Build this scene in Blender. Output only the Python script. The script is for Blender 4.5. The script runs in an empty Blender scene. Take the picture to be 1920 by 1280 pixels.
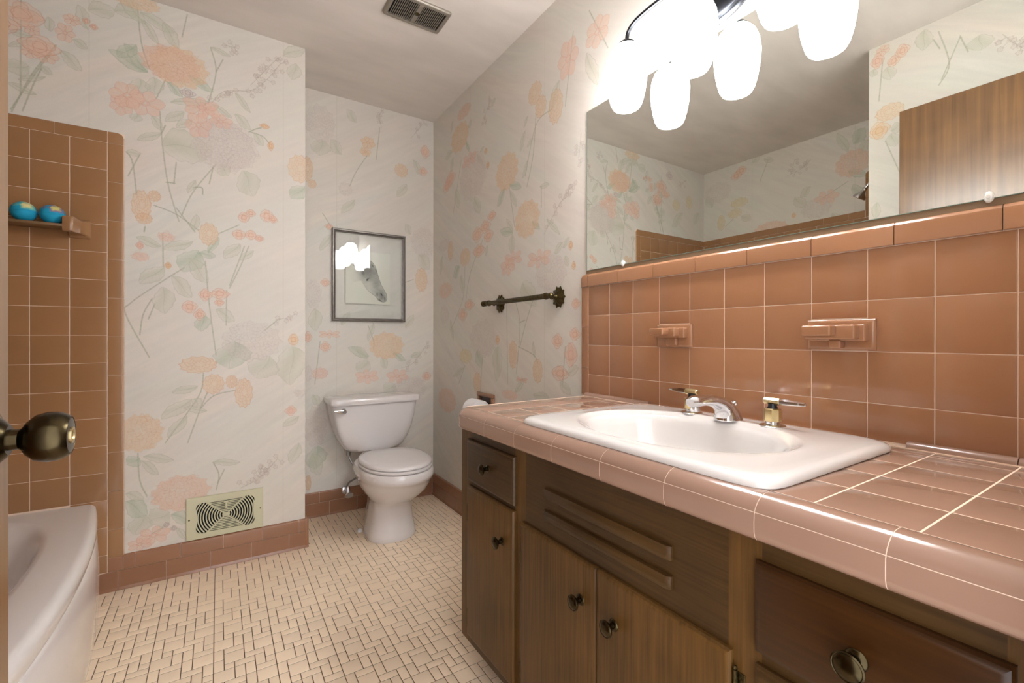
import bpy, bmesh, math, random
import numpy as np
from mathutils import Matrix, Vector
random.seed(7)
C = bpy.context.scene.collection
SC = bpy.context.scene
R = math.radians
# ------------------------------------------------------------ camera, world, exposure
CAM_H = 1.0204
def make_camera():
    yaw, pitch, roll = R(32.7274), R(-0.0856), R(0.0725)
    F = Vector((math.sin(yaw)*math.cos(pitch), math.cos(yaw)*math.cos(pitch), math.sin(pitch)))
    Rt = Vector((math.cos(yaw), -math.sin(yaw), 0)); U = Rt.cross(F)
    R2 = Rt*math.cos(roll)+U*math.sin(roll); U2 = U*math.cos(roll)-Rt*math.sin(roll)
    cd = bpy.data.cameras.new('camera'); cd.sensor_width = 36; cd.sensor_fit = 'HORIZONTAL'
    cd.lens = 855.32/1920*36; cd.shift_y = -(640-632.67)/1920; cd.clip_start = .01
    o = bpy.data.objects.new('camera', cd); C.objects.link(o)
    m = Matrix((R2, U2, -F)).transposed().to_4x4(); m.translation = (0, 0, CAM_H)
    o.matrix_world = m; SC.camera = o
make_camera()
w = bpy.data.worlds.new('world'); SC.world = w; w.use_nodes = True
w.node_tree.nodes['Background'].inputs[0].default_value = (1.0, 1.0, 1.04, 1)
w.node_tree.nodes['Background'].inputs[1].default_value = 2.0
SC.view_settings.view_transform = 'Standard'; SC.view_settings.look = 'None'
SC.view_settings.gamma = 1; SC.view_settings.use_curve_mapping = False
SC.view_settings.exposure = 0.80
SHADE_EMIT = 21.5
# ------------------------------------------------------------ helpers
def lin(c):
    return tuple((x/255/12.92 if x/255 <= .04045 else ((x/255+.055)/1.055)**2.4) for x in c)
def new_mat(name):
    m = bpy.data.materials.new(name); m.use_nodes = True
    return m, m.node_tree, m.node_tree.nodes['Principled BSDF']
def mat(name, col, rough=.4, metal=0, coat=0, spec=.5, noise=0, nscale=8, bump=0, bscale=60, stretch=(1,1,1), rnd=0, island=False, detail=4):
    m, nt, b = new_mat(name); L = nt.links; N = nt.nodes
    c = lin(col)+(1,)
    b.inputs['Base Color'].default_value = c; b.inputs['Roughness'].default_value = rough
    b.inputs['Metallic'].default_value = metal; b.inputs['Coat Weight'].default_value = coat
    b.inputs['Coat Roughness'].default_value = .04; b.inputs['Specular IOR Level'].default_value = spec
    tc = N.new('ShaderNodeTexCoord'); mp = N.new('ShaderNodeMapping'); mp.inputs['Scale'].default_value = stretch
    L.new(tc.outputs['Object'], mp.inputs[0])
    src = None
    if noise:
        n = N.new('ShaderNodeTexNoise'); n.inputs['Scale'].default_value = nscale; n.inputs['Detail'].default_value = detail
        L.new(mp.outputs[0], n.inputs[0])
        mr = N.new('ShaderNodeMapRange'); mr.inputs[1].default_value = .3; mr.inputs[2].default_value = .7
        mr.inputs[3].default_value = 1-noise; mr.inputs[4].default_value = 1+noise
        L.new(n.outputs[0], mr.inputs[0]); src = mr.outputs[0]
    if rnd:
        if island:
            g = N.new('ShaderNodeNewGeometry'); o = g.outputs['Random Per Island']
        else:
            g = N.new('ShaderNodeObjectInfo'); o = g.outputs['Random']
        mr2 = N.new('ShaderNodeMapRange'); mr2.inputs[3].default_value = 1-rnd; mr2.inputs[4].default_value = 1+rnd*.6
        L.new(o, mr2.inputs[0])
        if src:
            mu = N.new('ShaderNodeMath'); mu.operation = 'MULTIPLY'; L.new(src, mu.inputs[0]); L.new(mr2.outputs[0], mu.inputs[1]); src = mu.outputs[0]
        else: src = mr2.outputs[0]
    if src:
        vm = N.new('ShaderNodeVectorMath'); vm.operation = 'SCALE'; vm.inputs[0].default_value = c[:3]
        L.new(src, vm.inputs['Scale']); L.new(vm.outputs[0], b.inputs['Base Color'])
    if bump:
        n2 = N.new('ShaderNodeTexNoise'); n2.inputs['Scale'].default_value = bscale; n2.inputs['Detail'].default_value = 3
        L.new(mp.outputs[0], n2.inputs[0])
        bp = N.new('ShaderNodeBump'); bp.inputs['Strength'].default_value = bump; bp.inputs['Distance'].default_value = .002
        L.new(n2.outputs[0], bp.inputs['Height']); L.new(bp.outputs[0], b.inputs['Normal'])
    return m
def wood(name, dark, light, rough=.35, axis='z', scale=1, coat=.15):
    m, nt, b = new_mat(name); L = nt.links; N = nt.nodes
    tc = N.new('ShaderNodeTexCoord'); mp = N.new('ShaderNodeMapping')
    s = [110*scale]*3; s['xyz'.index(axis)] = 3*scale; mp.inputs['Scale'].default_value = s
    L.new(tc.outputs['Object'], mp.inputs[0])
    n = N.new('ShaderNodeTexNoise'); n.inputs['Scale'].default_value = 1.6; n.inputs['Detail'].default_value = 6; n.inputs['Distortion'].default_value = .4
    L.new(mp.outputs[0], n.inputs[0])
    n2 = N.new('ShaderNodeTexNoise'); n2.inputs['Scale'].default_value = 5; n2.inputs['Detail'].default_value = 3
    L.new(tc.outputs['Object'], n2.inputs[0])
    mx = N.new('ShaderNodeMath'); mx.operation = 'MULTIPLY_ADD'; mx.inputs[1].default_value = .55; L.new(n.outputs[0], mx.inputs[0])
    m3 = N.new('ShaderNodeMath'); m3.operation = 'MULTIPLY'; m3.inputs[1].default_value = .45; L.new(n2.outputs[0], m3.inputs[0]); L.new(m3.outputs[0], mx.inputs[2])
    cr = N.new('ShaderNodeValToRGB'); cr.color_ramp.elements[0].position = .28; cr.color_ramp.elements[1].position = .72
    cr.color_ramp.elements[0].color = lin(dark)+(1,); cr.color_ramp.elements[1].color = lin(light)+(1,)
    L.new(mx.outputs[0], cr.inputs[0]); L.new(cr.outputs[0], b.inputs['Base Color'])
    b.inputs['Roughness'].default_value = rough; b.inputs['Coat Weight'].default_value = coat; b.inputs['Coat Roughness'].default_value = .25; b.inputs['Specular IOR Level'].default_value = .3
    bp = N.new('ShaderNodeBump'); bp.inputs['Strength'].default_value = .12; bp.inputs['Distance'].default_value = .001
    L.new(n.outputs[0], bp.inputs['Height']); L.new(bp.outputs[0], b.inputs['Normal'])
    return m
def wloc(o):
    v = Vector((0, 0, 0))
    while o: v += o.location; o = o.parent
    return v
def mesh_of(name, bm, sharp=35, smooth=True, recalc=True):
    if recalc: bmesh.ops.recalc_face_normals(bm, faces=bm.faces)
    if smooth:
        for f in bm.faces: f.smooth = True
        for e in bm.edges:
            if len(e.link_faces) == 2 and e.calc_face_angle(0) > R(sharp): e.smooth = False
    me = bpy.data.meshes.new(name); bm.to_mesh(me); bm.free(); return me
def obj(name, bm, m, parent=None, smooth=True, sharp=35, recalc=True):
    if parent is not None:
        off = wloc(parent); bmesh.ops.translate(bm, verts=bm.verts, vec=-off)
    me = mesh_of(name, bm, sharp, smooth, recalc)
    for x in (m if isinstance(m, (list, tuple)) else [m]): me.materials.append(x)
    o = bpy.data.objects.new(name, me); C.objects.link(o)
    if parent is not None: o.parent = parent
    return o
def tag(o, label=None, cat=None, group=None, kind=None):
    if label: o['label'] = label
    if cat: o['category'] = cat
    if group: o['group'] = group
    if kind: o['kind'] = kind
    return o
def thing(name, label, cat, loc, group=None):
    o = bpy.data.objects.new(name, None); C.objects.link(o); o.location = loc; o.empty_display_size = .05
    return tag(o, label, cat, group)
def struct(name, bm, m, parent=None, **k):
    o = obj(name, bm, m, parent, **k)
    if parent is None: o['kind'] = 'structure'
    return o
def NB(): return bmesh.new()
def box(bm, x0, x1, y0, y1, z0, z1, bev=0, seg=2, mi=0):
    vs = [bm.verts.new((x, y, z)) for z in (z0, z1) for y in (y0, y1) for x in (x0, x1)]
    fs = [bm.faces.new([vs[i] for i in q]) for q in ((0,2,3,1),(4,5,7,6),(0,1,5,4),(2,6,7,3),(0,4,6,2),(1,3,7,5))]
    for f in fs: f.material_index = mi
    if bev:
        es = list({e for f in fs for e in f.edges})
        bmesh.ops.bevel(bm, geom=es, offset=bev, segments=seg, profile=.5, affect='EDGES')
    return bm
def loft(bm, rings, cap0=True, cap1=True, closed=True):
    V = [[bm.verts.new(p) for p in r] for r in rings]; n = len(V[0])
    for a, b in zip(V, V[1:]):
        for i in range(n if closed else n-1):
            j = (i+1) % n
            try: bm.faces.new((a[i], a[j], b[j], b[i]))
            except ValueError: pass
    if cap0: bm.faces.new(V[0][::-1])
    if cap1: bm.faces.new(V[-1])
    return V
def revolve(bm, prof, org=(0,0,0), axis='z', n=24, cap0=True, cap1=True):
    rings = []
    for r, h in prof:
        ring = []
        for i in range(n):
            a = 2*math.pi*i/n; c, s = r*math.cos(a), r*math.sin(a)
            p = {'z': (c, s, h), 'x': (h, c, s), '-x': (-h, c, s), 'y': (c, h, s), '-y': (c, -h, s)}[axis]
            ring.append((org[0]+p[0], org[1]+p[1], org[2]+p[2]))
        rings.append(ring)
    loft(bm, rings, cap0, cap1); return bm
def tube(bm, pts, r, n=10, rr=None):
    pts = [Vector(p) for p in pts]; rings = []; up = None
    for i, p in enumerate(pts):
        t = (pts[min(i+1, len(pts)-1)]-pts[max(i-1, 0)]).normalized()
        if up is None: up = t.orthogonal().normalized()
        a = (up-t*up.dot(t)).normalized(); up = a; b = t.cross(a); q = rr[i] if rr else r
        rings.append([p+(a*math.cos(2*math.pi*k/n)+b*math.sin(2*math.pi*k/n))*q for k in range(n)])
    loft(bm, rings); return bm
def bez(p, n=10):
    # Catmull-Rom through points
    P = [Vector(q) for q in p]; P = [P[0]*2-P[1]]+P+[P[-1]*2-P[-2]]; o = []
    for i in range(1, len(P)-2):
        for k in range(n):
            t = k/n; a, b, c, d = P[i-1:i+3]
            o.append(.5*((2*b)+(c-a)*t+(2*a-5*b+4*c-d)*t*t+(3*b-a-3*c+d)*t**3))
    o.append(P[-2]); return o
def sq(n, cx, cy, a, b, z, N=40, b2=None):
    # superellipse ring; b = extent towards -y, b2 towards +y
    o = []
    for i in range(N):
        t = 2*math.pi*i/N; c, s = math.cos(t), math.sin(t)
        x = abs(c)**(2/n)*(1 if c >= 0 else -1); y = abs(s)**(2/n)*(1 if s >= 0 else -1)
        o.append((cx+a*x, cy+(b2 if (b2 is not None and y > 0) else b)*y, z))
    return o
ORI = {'Y-': ((1,0,0),(0,0,1),(0,-1,0)), 'X-': ((0,-1,0),(0,0,1),(-1,0,0)), 'Z+': ((1,0,0),(0,1,0),(0,0,1)),
       'Y+': ((-1,0,0),(0,0,1),(0,1,0)), 'X+': ((0,1,0),(0,0,1),(1,0,0))}
def ori(k, spin=0):
    m = Matrix(ORI[k]).transposed() @ Matrix.Rotation(R(spin), 3, 'Z')
    return m.to_euler()
_tc = {}
def tile_mesh(w, h, t, m, kind='flat', b=.0018):
    key = (round(w, 4), round(h, 4), round(t, 4), m.name, kind)
    if key in _tc: return _tc[key]
    bm = NB(); W, H = w/2, h/2
    if kind == 'flat':
        def ring(i, z): return [(-W+i, -H+i, z), (W-i, -H+i, z), (W-i, H-i, z), (-W+i, H-i, z)]
        loft(bm, [ring(0, 0), ring(0, t-b*.6), ring(b*.35, t-b*.18), ring(b, t)], cap0=False)
    elif kind == 'bull':          # rounded over its top (local +y) edge
        r = t*.95
        pr = [(-H, 0), (-H, t-b*.5), (-H+b*.7, t)]
        for k in range(5):
            a = R(90-k*22.5); pr.append((H-r+math.cos(a)*r, t-r+math.sin(a)*r))
        pr.append((H, 0))
        loft(bm, [[(-W, y, z) for y, z in pr], [(W, y, z) for y, z in pr]])
    elif kind == 'cove':          # base tile with a toe flare at its foot
        pr = [(-H, 0), (-H, t+.004), (-H+.004, t+.0035), (-H+.012, t), (H-b*.7, t), (H, t-b*.5), (H, 0)]
        loft(bm, [[(-W, y, z) for y, z in pr], [(W, y, z) for y, z in pr]])
    elif kind == 'corner':        # rounded outer corner (local +x,+y)
        r = .02
        def out(i, z):
            o = [(-W+i*0, -H, z), (W-i, -H, z)]
            for k in range(5):
                a = R(k*22.5); o.append((W-r+(r-i)*math.cos(a), H-r+(r-i)*math.sin(a), z))
            return o+[(-W, H-i, z)]
        loft(bm, [out(0, 0), out(0, t*.3), out(t*.3, t*.8), out(t*.9, t)])
    me = mesh_of('tile', bm, 20); me.materials.append(m)
    _tc[key] = me; return me
def tile(parent, w, h, t, pos, k, m, kind='flat', spin=0, name='tile'):
    o = bpy.data.objects.new(name, tile_mesh(w, h, t, m, kind)); C.objects.link(o)
    o.parent = parent; o.location = Vector(pos)-wloc(parent); o.rotation_euler = ori(k, spin); return o
# ------------------------------------------------------------ wallpaper, painted stroke by stroke in code
PX = 620
PAL = {'o': ((224,190,152), (196,144,104)), 'q': ((222,184,160), (194,138,116)), 'm': ((210,198,190), (158,140,138)), 'p': ((226,188,168), (202,146,126)),
       'r': ((226,192,170), (196,140,116)), 'y': ((218,202,160), (184,158,108)), 'n': ((198,197,178), (152,152,132)), 'g': ((176,186,164), (140,153,130)), 'b': ((196,195,174), (152,152,130))}
class Paper:
    def __init__(s, w, h, seed, x0=0):
        s.W, s.H = int(w*PX), int(h*PX); s.x0 = x0; s.rng = np.random.RandomState(seed)
        yy, xx = np.mgrid[0:s.H, 0:s.W].astype(np.float32)/PX
        s.a = np.empty((s.H, s.W, 3), np.float32); s.a[:] = (218, 212, 202)
        G = s.rng.uniform(-1, 1, (8, 64, 64)).astype(np.float32)
        def vn(i, u, v):     # smooth value noise
            iu, iv = np.floor(u).astype(int), np.floor(v).astype(int); fu, fv = u-iu, v-iv; fu = fu*fu*(3-2*fu); fv = fv*fv*(3-2*fv); g = G[i]
            q = lambda a, b: g[(iv+b) % 64, (iu+a) % 64]
            return (q(0, 0)*(1-fu)+q(1, 0)*fu)*(1-fv)+(q(0, 1)*(1-fu)+q(1, 1)*fu)*fv
        an = R(32); u = xx*math.cos(an)+yy*math.sin(an); v = -xx*math.sin(an)+yy*math.cos(an); v = v+.02*vn(7, u*4, v*4)
        m = .5+.5*vn(6, u*2.5, v*3)          # brushy diagonal streaks come and go
        for i, (fu, fv, am, col) in enumerate(((3, 14, 2.6, (1, -.2, -.6)), (5, 30, 2.4, (.9, .9, .8)), (7, 60, 2.6, (1, .9, .8)), (12, 130, 2.2, (1, .95, .8)), (4, 22, 2.0, (-.4, .5, -.1)))):
            s.a += (vn(i, u*fu, v*fv)*am*(.35+m))[..., None]*np.array(col, np.float32)
        s.a += s.rng.normal(0, 1.2, (s.H, s.W, 1)).astype(np.float32)
    def win(s, x0, x1, z0, z1):
        i0, i1 = max(0, int((x0-s.x0)*PX)-1), min(s.W, int((x1-s.x0)*PX)+2); j0, j1 = max(0, int(z0*PX)-1), min(s.H, int(z1*PX)+2)
        if i0 >= i1 or j0 >= j1: return None
        zz, xx = np.mgrid[j0:j1, i0:i1].astype(np.float32); return (slice(j0, j1), slice(i0, i1)), (xx+.5)/PX+s.x0, (zz+.5)/PX
    def blend(s, sl, a, col): s.a[sl] += (np.array(col, np.float32)-s.a[sl])*(a*.97)[..., None]
    def stroke(s, pts, wd, col, al):
        for (xa, za), (xb, zb) in zip(pts, pts[1:]):
            q = s.win(min(xa, xb)-wd*2, max(xa, xb)+wd*2, min(za, zb)-wd*2, max(za, zb)+wd*2)
            if q is None: continue
            sl, X, Z = q; dx, dz = xb-xa, zb-za; L = dx*dx+dz*dz+1e-9
            t = np.clip(((X-xa)*dx+(Z-za)*dz)/L, 0, 1); d = np.hypot(X-xa-t*dx, Z-za-t*dz)
            s.blend(sl, np.clip((wd-d)*PX+.5, 0, 1)*al, col)
    def curve(s, p, wd, col, al):
        P = [p[0]]+p+[p[-1]]; o = []
        for i in range(1, len(P)-2):
            for k in range(6):
                t = k/6; a, b, c, d = [np.array(v) for v in P[i-1:i+3]]
                o.append(tuple(.5*((2*b)+(c-a)*t+(2*a-5*b+4*c-d)*t*t+(3*b-a-3*c+d)*t**3)))
        o.append(p[-1]); s.stroke(o, wd, col, al)
    def leaf(s, xa, za, xb, zb, w, k):
        fill, line = PAL[k]; dx, dz = xb-xa, zb-za; L = math.hypot(dx, dz)+1e-6; ux, uz = dx/L, dz/L; h = w/2
        r = max(L, w); q = s.win(min(xa, xb)-w, max(xa, xb)+w, min(za, zb)-w, max(za, zb)+w)
        if q is None: return
        sl, X, Z = q; t = ((X-xa)*ux+(Z-za)*uz)/L; v = (X-xa)*-uz+(Z-za)*ux
        tt = np.clip(t, 0, 1); pk = .75 if k == 'b' else 1.0
        prof = h*np.clip(np.sin(np.pi*tt**pk), 0, 1)**.8*(1+.06*np.sin(tt*26+xa*90))
        d = prof-np.abs(v-.12*h*np.sin(tt*6)); ins = np.clip(d*PX+.5, 0, 1)*((t > 0) & (t < 1))
        shade = .30+.14*np.sin(v/h*4+tt*5)+.12*np.sign(v)*.5
        s.blend(sl, ins*np.clip(shade*1.5, .2, .72), fill)
        edge = np.clip(1-np.abs(d)*PX/1.1, 0, 1)*((t > 0) & (t < 1)); s.blend(sl, edge*.38, line)
        mid = np.clip(1-np.abs(v-.12*h*np.sin(tt*6))*PX/.9, 0, 1)*((t > 0) & (t < 1)); s.blend(sl, mid*.35, line)
        vein = np.clip(1-np.abs(np.mod(t*7-np.abs(v)/L*6, 1)-.5)*L*PX/7/.8, 0, 1)*ins; s.blend(sl, vein*.12, line)
    def blob(s, x, z, rx, rz, col, line, al, la, lobes=5, amp=.12, ph=0, core=None, lw=1.0):
        q = s.win(x-rx*1.3, x+rx*1.3, z-rz*1.3, z+rz*1.3)
        if q is None: return
        sl, X, Z = q; an = np.arctan2((Z-z)/rz, (X-x)/rx); rr = np.hypot((Z-z)/rz, (X-x)/rx)
        e = 1+amp*np.cos(lobes*an+ph)+amp*.4*np.cos((lobes*2+1)*an+ph*3)
        d = (e-rr)*min(rx, rz)
        s.blend(sl, np.clip(d*PX+.5, 0, 1)*al*np.clip(.55+.5*rr, .4, 1), col)
        s.blend(sl, np.clip(1-np.abs(d)*PX/lw, 0, 1)*la, line)
    def head(s, x, z, rx, rz, k):          # hydrangea: a dome of little ruffled florets
        fill, line = PAL[k]; rg = s.rng
        s.blob(x, z, rx, rz, fill, line, .50 if k != 'm' else .30, .2, 11, .07, x*50)
        n = int(max(8, rx*rz/0.00010)); n = min(n, 200)
        for i in range(n):
            r = math.sqrt((i+.5)/n)*.97; a = i*2.39996+x*9
            fx, fz = x+rx*r*math.cos(a), z+rz*r*math.sin(a); q = rg.uniform(.0070, .0120)
            s.blob(fx, fz, q, q*rg.uniform(.6, 1), fill, line, rg.uniform(.0, .25), rg.uniform(.05, .5)*(.55 if k == 'm' else .8), rg.randint(3, 5), .30, rg.uniform(0, 6), lw=1.0)
    def lily(s, x, z, rx, rz, k):
        fill, line = PAL[k]; n = 6
        for i in range(n):
            a = i*2*math.pi/n+x*40; e = (x+rx*math.cos(a), z+rz*math.sin(a)); b = (x+.08*rx*math.cos(a), z+.08*rz*math.sin(a))
            s.leafcol(b, e, min(rx, rz)*.78, fill, line, .62, .5)
        s.blob(x, z, rx*.2, rz*.2, fill, line, .5, .5, 4)
    def leafcol(s, a, b, w, fill, line, al, la):
        dx, dz = b[0]-a[0], b[1]-a[1]; L = math.hypot(dx, dz)+1e-6
        q = s.win(min(a[0], b[0])-w, max(a[0], b[0])+w, min(a[1], b[1])-w, max(a[1], b[1])+w)
        if q is None: return
        sl, X, Z = q; t = ((X-a[0])*dx+(Z-a[1])*dz)/L/L; v = ((Z-a[1])*dx-(X-a[0])*dz)/L; ok = (t > 0) & (t < 1)
        d = w/2*np.clip(np.sin(np.pi*np.clip(t, 0, 1)**1.25), 0, 1)**.7-np.abs(v)
        s.blend(sl, np.clip(d*PX+.5, 0, 1)*ok*al*(.6+.4*np.clip(t, 0, 1)), fill); s.blend(sl, np.clip(1-np.abs(d)*PX, 0, 1)*ok*la, line)
        s.blend(sl, np.clip(1-np.abs(v)*PX/.8, 0, 1)*ok*.2, line)
    def rose(s, x, z, rx, rz, k):
        fill, line = PAL[k]
        for i in range(4):
            a = i*1.7+x*70; s.blob(x+rx*.3*math.cos(a), z+rz*.3*math.sin(a), rx*.68, rz*.68, fill, line, .42, .55, 3, .1, a)
        s.blob(x, z, rx*.35, rz*.35, fill, line, .3, .5, 3, .15, x*9)
    def peony(s, x, z, rx, rz, k):
        fill, line = PAL[k]
        s.blob(x, z, rx, rz, fill, line, .45, .55, 11, .06, x*30)
        for f in (.78, .55, .33): s.blob(x+rx*.1, z+rz*.12*(1-f), rx*f, rz*f, fill, line, .1, .36, 7, .12, f*30)
        for i in range(9):
            a = i*.7+x*10; s.stroke([(x+rx*.25*math.cos(a), z+rz*.25*math.sin(a)), (x+rx*.95*math.cos(a), z+rz*.95*math.sin(a))], .0009, line, .22)
    def berries(s, p):
        s.curve(p, .0011, (160,152,136), .45); rg = s.rng
        for i in range(len(p)-1):
            for t in (.35, .7, 1.0):
                x = p[i][0]+(p[i+1][0]-p[i][0])*t; z = p[i][1]+(p[i+1][1]-p[i][1])*t
                for _ in range(2):
                    bx, bz = x+rg.uniform(-.028, .028), z+rg.uniform(-.028, .028)
                    s.stroke([(x, z), (bx, bz)], .0009, (160,152,136), .4); s.blob(bx, bz, .0085, .0085, (206,192,180), (160,140,140), .3, .5, 5, .2, bx*99)
    def seam(s, x):
        s.stroke([(x, 0), (x, 2.5)], .0013, (196,188,172), .45)
    def run(s, txt):
        it = [q.split() for q in txt.split(';')]; order = {'S': 0, 'B': 0, 'F': 1, 'H': 2, 'P': 3, 'R': 3, 'L': 3, 'D': 3}
        for p in sorted(it, key=lambda q: order[q[0]]):
            c = p[0]
            if c in 'SB':
                v = list(map(float, p[1:])); P = list(zip(v[::2], v[1::2]))
                s.berries(P) if c == 'B' else s.curve(P, .0024, (164,165,144), .55)
            elif c == 'F': s.leaf(*map(float, p[1:6]), p[6])
            else:
                f = {'H': s.head, 'L': s.lily, 'P': s.peony, 'R': s.rose, 'D': s.rose}[c]; f(*map(float, p[1:5]), p[5])
    def image(s, name):
        im = bpy.data.images.new(name, s.W, s.H); px = np.ones((s.H, s.W, 4), np.float32)
        px[..., :3] = np.clip(s.a/255, 0, 1); im.pixels.foreach_set(px.ravel()); im.update(); im.pack(); return im
MOTIF = {}
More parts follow.
